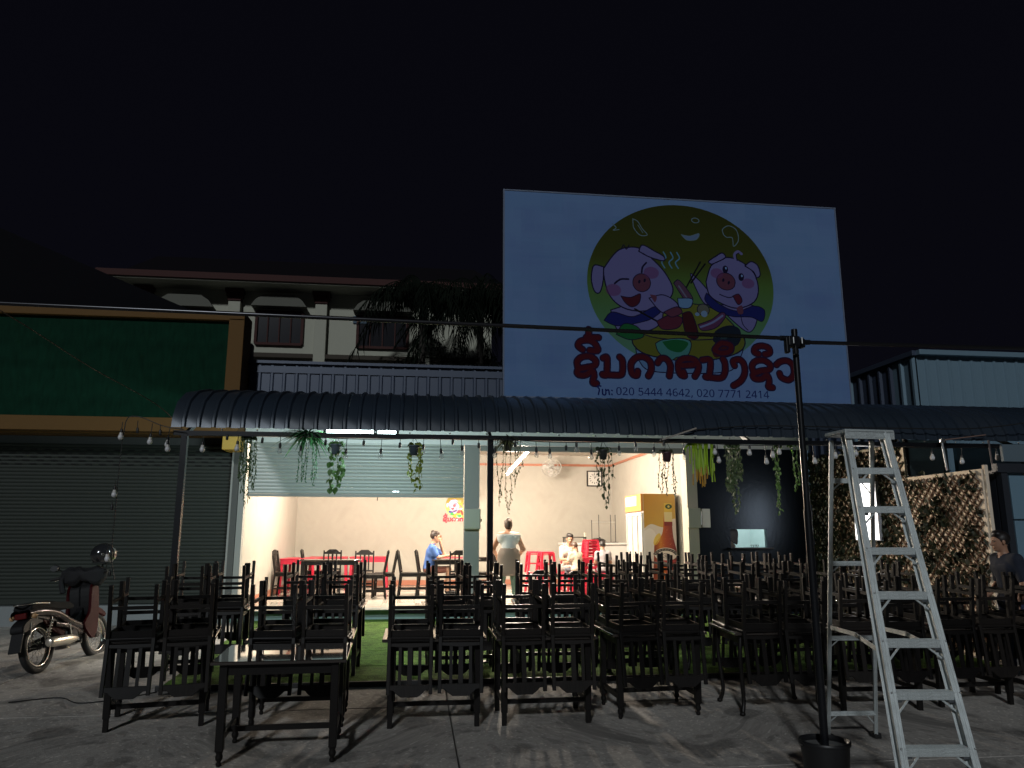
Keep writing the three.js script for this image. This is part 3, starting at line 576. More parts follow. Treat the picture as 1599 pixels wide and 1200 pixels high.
tubeLamp('tube_light', 'short cool white tube light under the awning edge', [-0.47, 3.055, -10.13], [-0.24, 3.055, -10.13], 0.021, COOL, 18, 760, 1, 'tube lights under the awning', [-0.35, 1.7, -14]);
// ---------------------------------------------------------------- chairs and tables
function leafShape(pts, d, b = 0) { return prism(pts, d, b); }
function makeChair() {
  const c = new THREE.Group(), m = C.wood; c.name = 'wooden_chair';
  part('seat', [rb(0.41, 0.026, 0.4, 0, 0.467, 0.005, 0.008)], m, c);
  part('apron', [bx(0.34, 0.055, 0.02, 0, 0.426, 0.165), bx(0.34, 0.055, 0.02, 0, 0.426, -0.17), bx(0.02, 0.055, 0.31, 0.17, 0.426, 0), bx(0.02, 0.055, 0.31, -0.17, 0.426, 0)], m, c);
  for (const s of [-1, 1]) part('leg', bar([s * 0.178, 0, 0.185], [s * 0.175, 0.455, 0.172], 0.034, 0.034, 0.004), m, c);
  for (const s of [-1, 1]) part('rear_leg', [bar([s * 0.183, 0, -0.225], [s * 0.183, 0.46, -0.18], 0.032, 0.038, 0.004), bar([s * 0.183, 0.455, -0.18], [s * 0.183, 0.925, -0.262], 0.032, 0.036, 0.004)], m, c);
  const tilt = Math.atan2(0.082, 0.47), put = (g) => g.rotateX(-tilt).translate(0, 0.455, -0.18);
  part('crest_rail', put(prism([[-0.168, 0.4], [0.168, 0.4], [0.168, 0.437], [0.135, 0.442], [0.11, 0.468], [0.07, 0.496], [-0.07, 0.496], [-0.11, 0.468], [-0.135, 0.442], [-0.168, 0.437]], 0.024, 0.003)), m, c);
  part('lower_rail', put(prism([[-0.168, 0.055], [0.168, 0.055], [0.168, 0.08], [0.09, 0.084], [0, 0.092], [-0.09, 0.084], [-0.168, 0.08]], 0.022, 0.002)), m, c);
  for (const [x, w] of [[-0.086, 0.028], [0, 0.042], [0.086, 0.028]]) part('back_slat', put(bx(w, 0.33, 0.012, x, 0.242, 0)), m, c);
  part('stretcher', bar([-0.178, 0.2, -0.205], [0.178, 0.2, -0.205], 0.03, 0.02, 0, [0, 1, 0]), m, c); part('stretcher', bar([-0.178, 0.285, 0.178], [0.178, 0.285, 0.178], 0.03, 0.02, 0, [0, 1, 0]), m, c);
  for (const s of [-1, 1]) part('stretcher', bar([s * 0.178, 0.15, -0.21], [s * 0.178, 0.15, 0.18], 0.02, 0.03), m, c);
  return c;
}
const chair0 = makeChair(); let chairUsed = false;
function chair(label, group) {
  const c = chairUsed ? chair0.clone() : chair0; chairUsed = true;
  const wv = [C.wood, C.wood2, C.wood3][Math.floor(rnd() * 3)]; c.traverse((o) => { if (o.isMesh) o.material = wv; });
  c.name = numbered('wooden_chair'); c.userData = { label, category: 'chair', group }; scene.add(c); return c;
}
const TH = 0.765, TW = 0.94, TD = 0.66;
function makeTable(kind) {
  const t = new THREE.Group(), m = C.wood;
  part('table_top', [rb(TW, 0.028, TD, 0, TH - 0.014, 0, 0.008)], C.woodTop, t);
  const px = TW / 2 - 0.085, pz = TD / 2 - 0.07;
  for (const [x, z] of [[0, pz], [0, -pz]]) part('apron', bx(px * 2 - 0.04, 0.085, 0.022, x, TH - 0.07, z), m, t);
  for (const x of [px, -px]) part('apron', bx(0.022, 0.085, pz * 2 - 0.04, x, TH - 0.07, 0), m, t);
  for (const x of [px, -px]) for (const z of [pz, -pz]) {
    const sx = Math.sign(x), sz = Math.sign(z);
    if (kind === 'curved') { part('leg', tube([[x, TH - 0.03, z], [x + sx * 0.018, TH - 0.2, z + sz * 0.018], [x + sx * 0.002, 0.33, z], [x - sx * 0.012, 0.12, z - sz * 0.012], [x + sx * 0.012, 0.02, z + sz * 0.012]], 0.021, 18, 8), m, t); part('foot', sp(0.028, x + sx * 0.014, 0.022, z + sz * 0.014, 10, 8).scale(1, 0.8, 1), m, t).position.y = 0.004; }
    else {
      const lg = part('leg', bar([x, 0.11, z], [x, TH - 0.03, z], 0.056, 0.056, 0.005), m, t);
      if (kind === 'turned') part('foot', lathe([[0.001, 0], [0.017, 0.002], [0.021, 0.02], [0.013, 0.035], [0.024, 0.05], [0.027, 0.07], [0.02, 0.09], [0.027, 0.105], [0.027, 0.115]], 12).translate(x, 0, z), m, lg);
      else part('foot', bar([x, 0, z], [x, 0.112, z], 0.044, 0.044, 0.004), m, lg);
    }
  }
  if (kind !== 'curved') {
    for (const x of [px, -px]) part('stretcher', bx(0.026, 0.045, pz * 2 - 0.05, x, 0.19, 0), m, t);
    part('stretcher', bx(px * 2 - 0.02, 0.04, 0.026, 0, 0.19, kind === 'turned' ? 0 : pz - 0.06), m, t);
  }
  return t;
}
const protoT = { square: makeTable('square'), turned: makeTable('turned'), curved: makeTable('curved') }, usedT = {};
function table(kind, x, z, turn, label, group, y = null, tilt = true) {
  const t = usedT[kind] ? protoT[kind].clone() : protoT[kind]; usedT[kind] = true;
  t.name = numbered('wooden_table'); scene.add(t); t.userData = { label, category: 'table' }; if (group) t.userData.group = group;
  t.rotation.order = 'XYZ'; t.position.set(x, y === null ? gy(z) + (z < -9 ? 0.024 : 0) : y, z);
  t.rotation.set(tilt && z < -6.2 ? slope : 0, turn, 0); return t;
}
const ORD = ['first', 'second', 'third', 'fourth', 'fifth', 'sixth', 'seventh', 'eighth', 'ninth'];
function stacked(kind, x, z, turn, row, k, skip = []) {
  
  const t = table(kind, x, z, turn, `dark wooden table under upturned chairs, ${ORD[k]} from the left in the ${row} row`, 'dark tables under upturned chairs');
  t.updateMatrixWorld(true);
  let q = 0;
  for (const [side, sn] of [[1, 'near'], [-1, 'far']]) for (const [cx, hn] of [[-0.225, 'left'], [0.225, 'right']]) {
    if (skip.includes(q++)) continue;
    const c = chair(`${hn} upturned chair on the ${sn} side of the ${ORD[k]} table from left, ${row} row`, 'upturned chairs on the dark tables');
    const T = new THREE.Matrix4().makeTranslation(cx + rr(-0.012, 0.012), TH + 0.4815, side * (TD / 2 - 0.15 + rr(-0.025, 0.02)));
    T.multiply(new THREE.Matrix4().makeRotationY((side > 0 ? 0 : Math.PI) + rr(-0.08, 0.08))).multiply(new THREE.Matrix4().makeRotationX(Math.PI));
    T.premultiply(t.matrixWorld); T.decompose(c.position, c.quaternion, c.scale); c.scale.set(1, 1, 1);
  }
}
const front = [['square', -2.24, -7.78, 0.16], ['turned', -0.97, -7.66, 0.02], ['square', 0.235, -7.57, -0.01], ['square', 1.245, -7.56, 0.015], ['turned', 2.33, -7.68, 0.06], ['curved', 3.53, -7.63, 0.0], ['square', 4.58, -7.66, -0.05], ['square', 5.62, -7.74, 0.03], ['square', 6.62, -7.68, 0.05]];
front.forEach(([k, x, z, a], i) => stacked(k, x, z, a, 'front', i));
const back = [['square', -2.3, -9.62, 0.06], ['square', -1.0, -9.7, -0.04], ['square', 0.62, -9.55, 0.05], ['square', 1.72, -9.66, -0.03], ['square', 2.72, -9.6, 0.06], ['curved', 3.72, -9.55, -0.05], ['square', 4.78, -9.62, 0.04], ['square', 5.85, -9.5, 0.02]];
back.forEach(([k, x, z, a], i) => stacked(k, x, z, a, 'second', i));
[[3.25, -11.3, 0.1], [4.15, -11.2, -0.05], [5.3, -11.25, 0.08]].forEach(([x, z, a], i) => stacked('square', x, z, a, 'third', i));
table('turned', -0.985, -6.74, 0.02, 'bare dark table with a shiny top standing nearest the camera, without chairs', null).scale.set(1.08, 1, 1.14);
// inside the shop
const F = 0.5;
const it = [[-1.68, -16.9, 0.03, 'dark table in the left bay in front of the red plastic tables'], [0.95, -16.9, 0.0, 'dark table at which the woman in blue sits'], [-3.2 + 4.75, -18.9, 0.1, 'dark table by the back wall right of the pillar']];
for (const [x, z, a, l] of it) table('square', x, z, a, l, null, F, false).scale.set(x < -1 ? 1.38 : 1.1, 0.98, 1.05);
[[-2.62, -17.2, 1.45, 'leftmost dark chair in the left bay, side on, before the red tables'], [-2.15, -17.9, 1.6, 'dark chair behind the left bay table, second from the left'], [-1.75, -17.85, 3.3, 'dark chair tucked behind the left bay table at its middle'],
  [-0.95, -16.4, 0.05, 'dark chair facing the street at the right end of the left bay table'], [-0.72, -16.1, -1.5, 'dark chair turned side on right of the left bay table, nearest the street'], [-0.55, -16.75, -1.62, 'rightmost dark chair turned side on in the left bay'],
  [-0.02, -16.75, 1.5, 'dark chair standing just left of the woman in blue'], [0.36, -16.8, 1.45, 'dark chair on which the woman in blue sits'], [0.98, -16.25, 3.1, 'dark chair with its back to the street in front of the woman in blue'], [1.5, -16.8, -1.5, 'dark chair behind the grey pillar across from the woman in blue'],
  [2.5, -12.1, 3.2, 'right one of two upright dark chairs on the turf, backs to the street', 1], [2.02, -12.3, 3.05, 'left one of two upright dark chairs on the turf, backs to the street', 1],
].forEach(([x, z, a, l, out]) => { const c = chair(l, out ? 'dark chairs standing on the turf' : 'dark chairs standing inside the shop'); c.position.set(x, out ? gy(z) + 0.024 : F, z); c.rotation.set(0, a, 0); });
// ---------------------------------------------------------------- red plastic furniture
function redTable(x, z, w, d, a, label) {
  const t = thing('red_table', label, 'table', [x, F, z], a, 'red plastic tables');
  part('table_top', rb(w, 0.03, d, 0, 0.735, 0, 0.012), C.red, t);
  for (const s of [1, -1]) { part('apron', rb(w - 0.04, 0.1, 0.02, 0, 0.675, s * (d / 2 - 0.02), 0.006), C.red, t); part('apron', rb(0.02, 0.1, d - 0.06, s * (w / 2 - 0.02), 0.675, 0, 0.006), C.red, t); for (const q of [1, -1]) part('leg', bar([s * (w / 2 - 0.02), 0, q * (d / 2 - 0.02)], [s * (w / 2 - 0.05), 0.72, q * (d / 2 - 0.05)], 0.055, 0.055, 0.008), C.red, t); }
}
redTable(-2.45, -18.2, 0.75, 1.3, 0.0, 'red plastic table along the left inside wall'); redTable(-1.95, -19.2, 0.9, 0.75, 0.05, 'red plastic table in the back left corner');
redTable(-1.0, -19.3, 0.9, 0.75, 0, 'red plastic table behind the left bay table'); redTable(0.9, -18.4, 0.8, 0.7, 0, 'red plastic table behind the woman in blue'); redTable(3.95, -17.9, 0.95, 0.8, 0, 'red plastic table between the children and the counter');
function makeStool() {
  const t = new THREE.Group(); t.name = 'plastic_stool'; const w = 0.125, W = 0.165;
  part('seat', [rb(0.28, 0.022, 0.28, 0, 0.44, 0, 0.01), rb(0.3, 0.02, 0.3, 0, 0.418, 0, 0.008)], C.red, t);
  for (const x of [1, -1]) for (const z of [1, -1]) part('leg', bar([x * W, 0, z * W], [x * w, 0.415, z * w], 0.05, 0.05, 0.008), C.red, t);
  for (const s of [1, -1]) for (const g of [bar([s * 0.147, 0.19, -0.12], [s * 0.147, 0.19, 0.12], 0.016, 0.05), bar([-0.12, 0.19, s * 0.147], [0.12, 0.19, s * 0.147], 0.05, 0.016), bar([s * 0.133, 0.385, -0.11], [s * 0.133, 0.385, 0.11], 0.014, 0.05), bar([-0.11, 0.385, s * 0.133], [0.11, 0.385, s * 0.133], 0.05, 0.014)]) part('side_panel', g, C.red, t);
  return t;
}
const stool0 = makeStool(); let stoolUsed = false;
function stool(x, y, z, a, label) { const s = stoolUsed ? stool0.clone() : stool0; stoolUsed = true; s.name = numbered('plastic_stool'); s.userData = { label, category: 'stool', group: 'red plastic stools' }; scene.add(s); s.position.set(x, y, z); s.rotation.y = a; }
stool(2.86, F, -16.6, 0.2, 'lower red plastic stool of the front pile left of the children'); stool(2.86, F + 0.452, -16.6, 0.15, 'upper red plastic stool of the front pile left of the children');
stool(2.68, F, -17.1, 0.1, 'lower red plastic stool of the rear pile beside the standing woman'); stool(2.68, F + 0.452, -17.1, 0.05, 'upper red plastic stool of the rear pile beside the standing woman');
for (let k = 0; k < 5; k++) stool(4.15, F + 0.765 - 0.4 + k * 0.075 - 0.365 + 0.4, -17.95, 0.05 * k, `red plastic stool, ${ORD[k]} from the bottom of the nested stack on the red table`);
{ // red crates in front of the counter
  for (let k = 0; k < 2; k++) {
    const t = thing('plastic_crate', `${k ? 'upper' : 'lower'} red plastic crate stacked on the floor between the two boys`, 'crate', [3.98, F + k * 0.29, -17.0], 0.05 * k, 'red plastic crates');
    part('bottom', bx(0.5, 0.02, 0.34, 0, 0.01, 0), C.red, t);
    for (const s of [1, -1]) { for (const y of [0.045, 0.15, 0.26]) { part('side_rail', rb(0.5, 0.05, 0.018, 0, y, s * 0.17, 0.005), C.red, t); part('side_rail', rb(0.018, 0.05, 0.32, s * 0.245, y, 0, 0.005), C.red, t); } for (const q of [1, -1]) part('corner_post', rb(0.03, 0.28, 0.03, s * 0.24, 0.145, q * 0.165, 0.004), C.red, t); }
  }
}
// ---------------------------------------------------------------- counter, fridge and things on the walls
{
  const t = thing('counter', 'long white counter along the back of the right bay', 'counter', [4.45, F, -18.95]);
  part('counter_top', rb(1.65, 0.05, 0.65, 0, 1.05, 0, 0.008), C.white, t); part('front_panel', bx(1.55, 1.02, 0.04, 0, 0.51, 0.26), C.white, t); part('side_panel', bx(0.04, 1.02, 0.56, -0.76, 0.51, 0), C.white, t);
  const r = thing('rod_rack', 'thin dark metal rack of upright rods standing on the white counter', 'rack', [4.72, F + 1.075, -18.95]);
  for (const x of [-0.3, -0.12, 0.18, 0.3]) part('rod', rod([x, 0, 0], [x, x < -0.2 ? 0.55 : 0.68, 0], 0.008, 8), C.blackMetal, r); part('rail', bar([-0.3, 0.5, 0], [0.3, 0.5, 0], 0.01, 0.01), C.steel, r); part('base', rb(0.7, 0.015, 0.15, 0, 0.008, 0, 0.003), C.blackMetal, r);
  const s = thing('low_shelf', 'low dark framed shelf on the left part of the white counter', 'shelf', [3.98, F + 1.075, -18.95]);
  part('board', rb(0.55, 0.02, 0.25, 0, 0.13, 0, 0.004), C.wood, s); for (const x of [-0.26, 0.26]) for (const z of [-0.1, 0.1]) part('leg', bx(0.02, 0.12, 0.02, x, 0.06, z), C.wood, s); part('jar', cy(0.03, 0.03, 0.1, 0.26, 0.19, 0.02), C.beige, s);
  const c = thing('dark_bag', 'crumpled dark bag lying on the white counter before the rods', 'bag', [4.52, F + 1.075, -18.75]), g = new THREE.SphereGeometry(1, 24, 14).scale(0.19, 0.06, 0.12), p = g.attributes.position;
  for (let i = 0; i < p.count; i++) { const k = 1 + perlin.noise(p.getX(i) * 14, p.getY(i) * 20, p.getZ(i) * 14) * 0.3; p.setXYZ(i, p.getX(i) * k, Math.max(-0.045, p.getY(i) * k), p.getZ(i) * k); } g.computeVertexNormals();
  part('body', g.translate(0, 0.047, 0), C.blackPlastic, c); part('knot', sp(0.025, 0.05, 0.11, 0, 8, 6), C.blackPlastic, c);
}
{ // tall drinks fridge seen on its printed side
  const t = thing('drinks_fridge', 'tall drinks fridge with a beer bottle printed on its golden side', 'fridge', [4.89, F, -15.6]);
  const D = 1.15, W = 0.66, H = 2.06;
  part('body', [bx(W, H, D, 0, H / 2, 0)], C.white, t);
  const cv = document.createElement('canvas'); cv.width = 330; cv.height = 1030; const c = cv.getContext('2d');
  let g = c.createLinearGradient(0, 0, 330, 420); g.addColorStop(0, '#c98f3c'); g.addColorStop(0.55, '#d3a649'); g.addColorStop(1, '#d9bb5a'); c.fillStyle = g; c.fillRect(0, 0, 330, 1030);
  blob(c, [-20, 360, 70, 300, 200, 330, 350, 290, 380, 1060, -40, 1060], '#e9dfd8', null); blob(c, [-10, 380, 60, 340, 120, 420, 60, 640, -20, 620], 'rgba(255,250,245,0.6)', null);
  g = c.createLinearGradient(100, 0, 320, 0); g.addColorStop(0, '#8a2d10'); g.addColorStop(0.3, '#d9821e'); g.addColorStop(0.55, '#b4451a'); g.addColorStop(1, '#7c1c1a');
  blob(c, [222, 105, 285, 105, 290, 230, 300, 420, 330, 560, 345, 700, 340, 1050, 95, 1050, 95, 560, 120, 480, 185, 390, 205, 260], g, null);
  c.fillStyle = '#e2c04a'; c.fillRect(214, 90, 80, 105); c.fillStyle = '#ead9a0'; c.fillRect(212, 180, 84, 96); oval(c, 262, 125, 36, 24, 0, '#2d4a2a', null); oval(c, 262, 125, 12, 12, 0, '#d8c46a', null);
  c.fillStyle = '#8a1c20'; c.fillRect(212, 275, 84, 40); c.save(); c.translate(0, 182); c.scale(1, 0.68); c.translate(0, -230);
  oval(c, 130, 620, 30, 90, 0.3, 'rgba(240,200,60,0.75)', null); for (let i = 0; i < 40; i++) oval(c, rr(110, 330), rr(430, 760), rr(2, 5), rr(2, 6), 0, 'rgba(255,225,180,0.35)', null);
  oval(c, 215, 835, 118, 95, 0, '#f0e4da', null); c.lineWidth = 36; c.strokeStyle = '#3c3a40'; c.beginPath(); c.arc(215, 895, 128, Math.PI * 1.14, Math.PI * 1.86); c.stroke();
  c.fillStyle = '#cdbfae'; for (let i = 0; i < 9; i++) { const a = Math.PI * (1.2 + i * 0.075); c.save(); c.translate(215 + Math.cos(a) * 128, 895 + Math.sin(a) * 128); c.rotate(a + Math.PI / 2); c.fillRect(-8, -10, 4, 20); c.fillRect(2, -10, 7, 4); c.fillRect(2, 0, 7, 4); c.restore(); }
  oval(c, 215, 855, 34, 34, 0, '#e9dcd2', '#4a4246', 6); line(c, [228, 845, 212, 840, 205, 858, 218, 870, 230, 858, 216, 856], '#4a4246', 6);
  c.fillStyle = '#b8343a'; c.fillRect(105, 920, 225, 26); c.restore();
  const tx = new THREE.CanvasTexture(cv); tx.colorSpace = THREE.SRGBColorSpace;
  part('printed_side', new THREE.PlaneGeometry(W - 0.01, H - 0.01).translate(0, H / 2, D / 2 + 0.003), M(0.68, 0.68, 0.68, 0.35, 0, { map: tx }), t);
  const hd = part('header', [rb(0.05, 0.34, D, -W / 2 - 0.025, H - 0.17, 0, 0.006)], M(0.5, 0.22, 0.06, 0.4), t); part('header_panel', rb(0.012, 0.2, D * 0.7, -W / 2 - 0.053, H - 0.13, -0.1, 0.003), M(0.8, 0.6, 0.4, 0.4), hd);
  for (let i = 0; i < 3; i++) { const z = D / 2 - 0.2 - i * 0.375, d = part('door', [bx(0.04, 1.62, 0.03, -W / 2 - 0.02, 0.88, z - 0.165), bx(0.04, 1.62, 0.03, -W / 2 - 0.02, 0.88, z + 0.165), bx(0.04, 0.05, 0.3, -W / 2 - 0.02, 0.1, z), bx(0.04, 0.05, 0.3, -W / 2 - 0.02, 1.66, z)], C.white, t); part('pane', bx(0.012, 1.5, 0.3, -W / 2 - 0.012, 0.88, z), M(0.45, 0.42, 0.38, 0.1), d); part('handle', rb(0.03, 0.28, 0.02, -W / 2 - 0.055, 0.78, z + 0.13, 0.005), C.blackPlastic, d); }
}
{
  const k = thing('wall_clock', 'square dark framed clock high on the back wall of the right bay', 'clock', [4.83, 3.25, -20.28]);
  part('frame', [bx(0.42, 0.03, 0.04, 0, 0.195, 0), bx(0.42, 0.03, 0.04, 0, -0.195, 0), bx(0.03, 0.36, 0.04, 0.195, 0, 0), bx(0.03, 0.36, 0.04, -0.195, 0, 0)], C.blackPlastic, k); part('face', bx(0.36, 0.36, 0.01, 0, 0, -0.005), C.white, k);
  for (let i = 0; i < 12; i++) part('hour_mark', bx(0.016, 0.04, 0.006, 0, 0.12, 0.004).rotateZ(i * Math.PI / 6), C.blackPlastic, k);
  part('hand', bar([0, 0, 0.01], [0.05, 0.07, 0.01], 0.012, 0.005), C.blackPlastic, k); part('hand', bar([0, 0, 0.014], [-0.02, 0.11, 0.014], 0.008, 0.005), C.blackPlastic, k);
  const f = thing('wall_fan', 'white fan fixed high on the back wall of the right bay', 'fan', [3.45, 3.48, -19.2]), wm = M(0.26, 0.25, 0.23, 0.5);
  part('bracket', [rod([0, 0.36, 0], [0, 0.1, 0], 0.02, 8), cy(0.06, 0.06, 0.03, 0, 0.36, 0)], wm, f); part('motor', cy(0.07, 0.09, 0.16, 0, 0, 0).rotateX(1.2), wm, f);
  const cg = new THREE.Group(); for (const [r, z] of [[0.24, 0.09], [0.25, 0.12], [0.17, 0.16], [0.09, 0.18]]) part('cage_ring', new THREE.TorusGeometry(r, 0.006, 6, 32).translate(0, 0, z).rotateX(0.5), wm, f);
  for (let i = 0; i < 12; i++) { const a = i * Math.PI / 6; part('cage_wire', tube([[Math.cos(a) * 0.06, Math.sin(a) * 0.06, 0.185], [Math.cos(a) * 0.17, Math.sin(a) * 0.17, 0.16], [Math.cos(a) * 0.25, Math.sin(a) * 0.25, 0.11], [Math.cos(a) * 0.1, Math.sin(a) * 0.1, 0.04]], 0.003, 10, 4).rotateX(0.5), wm, f); }
  for (let i = 0; i < 4; i++) part('blade', smoothPrism([[0.03, -0.02], [0.12, -0.07], [0.21, -0.06], [0.22, 0.03], [0.12, 0.05], [0.03, 0.02]], 0.006, 0.001, 18).rotateX(0.35).rotateZ(i * Math.PI / 2).translate(0, 0, 0.11).rotateX(0.5), wm, f);
}
// ---------------------------------------------------------------- hanging plants
function stem(pts, r, leaves, L, w, m, parent, droop = 1.1, spread = 1) {
  const cu = new THREE.CatmullRomCurve3(pts.map((p) => V(...p))), l = [flat(new THREE.TubeGeometry(cu, 20, r, 5))];
  for (let i = 0; i < leaves; i++) {
    const p = cu.getPoint((i + rnd() * 0.6) / leaves), g = leafBlade(L * rr(0.65, 1.15), w * rr(0.7, 1.15), 0.3);
    g.rotateX(rr(-0.6, 0.6)).rotateZ(-droop * rr(0.4, 1.2)).rotateY(i * 2.4 + rr(-0.5, 0.5)).translate(p.x + rr(-1, 1) * 0.012 * spread, p.y, p.z + rr(-1, 1) * 0.012 * spread); l.push(flat(g));
  }
  return part('trailing_stem', l, m, parent);
}
const leafM = (r, g, b) => M(r, g, b, 0.55, 0, { transmission: 0.25, thickness: 0 });
function hanging(label, x, y, z, o) { // basket on hooks with trailing stems
  const t = thing('hanging_plant', label, 'hanging plant', [x, y, z], 0), m = leafM(...o.col);
  if (o.pot) { part('pot', lathe([[0.001, -0.13], [0.045, -0.13], [0.065, -0.02], [0.072, -0.02], [0.072, 0], [0.06, 0], [0.05, -0.02]], 16), M(...o.pot, 0.5), t); for (let i = 0; i < 3; i++) { const a = i * 2.1 + 0.3; part('wire', rod([Math.cos(a) * 0.068, 0, Math.sin(a) * 0.068], [0, Math.max(0.08, 2.99 - y), 0], 0.0025, 5), C.blackMetal, t); } }
  for (const [dx, len, n, top] of o.stems) { const dz = rr(-0.04, 0.04), y0 = top ?? 0.02; stem([[dx * 0.4, y0, dz * 0.4], [dx * 0.9, y0 + 0.015, dz], [dx + rr(-0.012, 0.012), -len * 0.35, dz], [dx + rr(-0.025, 0.025), -len * 0.7, dz], [dx + rr(-0.03, 0.03), -len, dz]], 0.003, n, o.L, o.w, m, t, o.droop ?? 1.1, o.spread ?? 1); }
  if (o.tuft) { const l = []; for (let i = 0; i < o.tuft; i++) { const a = rr(0, 6.28), q = rr(0.08, o.tuftR ?? 0.25); l.push(flat(leafBlade(q, o.tuftW ?? 0.022, rr(0.5, 1.5)).rotateZ(rr(0.1, 1)).rotateY(a).translate(0, o.tuftY ?? 0, 0))); } part('tuft', l, m, t); }
  return t;
}
const span = (n, w, a, b, k, top) => Array.from({ length: n }, (_, i) => [-w / 2 + (w * i) / Math.max(1, n - 1) + rr(-0.012, 0.012), rr(a, b), k, top]);
hanging('grey green hanging plant of fine leaves at the left end of the raised shutter', -2.1, 2.93, -10.1, { col: [0.10, 0.17, 0.07], L: 0.04, w: 0.024, stems: [...span(9, 0.17, 0.4, 0.68, 40), [0.0, 0.86, 40], [0.03, 0.8, 40]] });
hanging('bushy fern over fine trailing strands, left of the tube light', -1.36, 3.0, -10.12, { col: [0.05, 0.20, 0.07], L: 0.03, w: 0.018, stems: [...span(4, 0.12, 0.55, 0.64, 38).map((q) => [q[0] - 0.05, q[1], q[2]]), ...span(3, 0.06, 0.55, 0.66, 38).map((q) => [q[0] + 0.1, q[1], q[2]])], tuft: 170, tuftR: 0.32, tuftW: 0.03 });
hanging('broad heart leaved vine in a blue grey pot below the tube light', -1.0, 2.88, -10.08, { col: [0.09, 0.21, 0.05], pot: [0.10, 0.14, 0.17], L: 0.085, w: 0.075, stems: [[-0.06, 0.62, 12], [-0.03, 0.55, 11], [0.1, 0.42, 8], [0.07, 0.56, 11], [0.02, 0.6, 10]] });
hanging('yellow green leafy vine in a dark pot, right of the tube light', 0.0, 2.88, -10.08, { col: [0.20, 0.26, 0.03], pot: [0.05, 0.07, 0.09], L: 0.065, w: 0.05, stems: [[-0.06, 0.38, 14], [-0.03, 0.45, 14], [0.08, 0.55, 18], [0.05, 0.6, 18], [0.09, 0.4, 14]] });
hanging('long fine strands under a pale grassy tuft beside the centre post', 1.24, 2.96, -10.12, { col: [0.13, 0.14, 0.06], pot: [0.05, 0.05, 0.04], L: 0.035, w: 0.022, stems: [...span(4, 0.16, 0.7, 0.97, 40).map((q) => [q[0] - 0.05, q[1], q[2]]), [0.13, 0.5, 22], [0.17, 0.35, 16], [0.1, 0.62, 22]], tuft: 120, tuftR: 0.24, tuftW: 0.016 });
hanging('dark leaved vine hanging before the wall clock', 2.53, 2.86, -10.1, { col: [0.045, 0.07, 0.025], pot: [0.03, 0.03, 0.03], L: 0.055, w: 0.04, stems: [[-0.1, 0.34, 14], [-0.05, 0.5, 18], [0.02, 0.78, 24], [0.06, 0.72, 22], [0.12, 0.4, 9], [0, 0.6, 18]] });
hanging('fine dark strands in a small pot hanging above the drinks fridge', 3.42, 2.84, -10.1, { col: [0.06, 0.07, 0.025], pot: [0.06, 0.03, 0.03], L: 0.032, w: 0.022, stems: span(6, 0.2, 0.5, 0.62, 30) });
hanging('thick green ivy hanging in front of the black wall', 4.36, 2.86, -10.1, { col: [0.10, 0.15, 0.06], L: 0.055, w: 0.04, stems: [...span(10, 0.2, 0.35, 0.6, 24, 0.1), [0.0, 0.84, 34, 0.1], [0.03, 0.8, 34, 0.1], [-0.02, 0.7, 30, 0.1]] });
hanging('bright round leaved ivy in two tails behind the black pole', 5.12, 2.86, -10.1, { col: [0.12, 0.24, 0.05], L: 0.05, w: 0.042, stems: [[-0.12, 0.75, 32, 0.1], [-0.09, 0.86, 34, 0.1], [-0.14, 0.5, 22, 0.1], [0.13, 0.52, 20, 0.1], [0.16, 0.45, 16, 0.1]] });
{ // lime streamers with orange tips
  const t = thing('hanging_plant', 'lime green streamers with orange brown tips at the corner of the black wall', 'hanging plant', [3.93, 2.95, -10.1]);
  const ga = leafM(0.26, 0.42, 0.015), gb = leafM(0.42, 0.24, 0.03);
  for (let i = 0; i < 26; i++) {
    const x = -0.16 + i * 0.0128 + rr(-0.01, 0.01), z = rr(-0.05, 0.05), L = rr(0.4, 0.62) - (i > 20 ? 0.1 : 0), w = rr(0.014, 0.024);
    const strip = (y0, y1) => { const g = new THREE.PlaneGeometry(w, y0 - y1, 1, 6).translate(0, (y0 + y1) / 2, 0), p = g.attributes.position; for (let k = 0; k < p.count; k++) { p.setX(k, p.getX(k) + Math.sin(p.getY(k) * 9 + i) * 0.008); p.setZ(k, Math.sin(p.getY(k) * 7 + i * 2) * 0.012); } g.computeVertexNormals(); return g.rotateY(rr(-0.9, 0.9)).translate(x, 0, z); };
    const s = part('streamer', strip(0.03, i < 3 || i > 22 ? -L * 0.5 : -L * 0.72), ga, t); if (i >= 3) part('tip', strip(-L * 0.7, -L), i > 18 ? ga : gb, s);
  }
  for (let i = 0; i < 4; i++) part('streamer', tube([[-0.12, 0, 0], [-0.22, -0.01 * i, 0.02], [-0.27, -0.08 - i * 0.03, 0.02]], 0.007, 10, 5), ga, t);
}
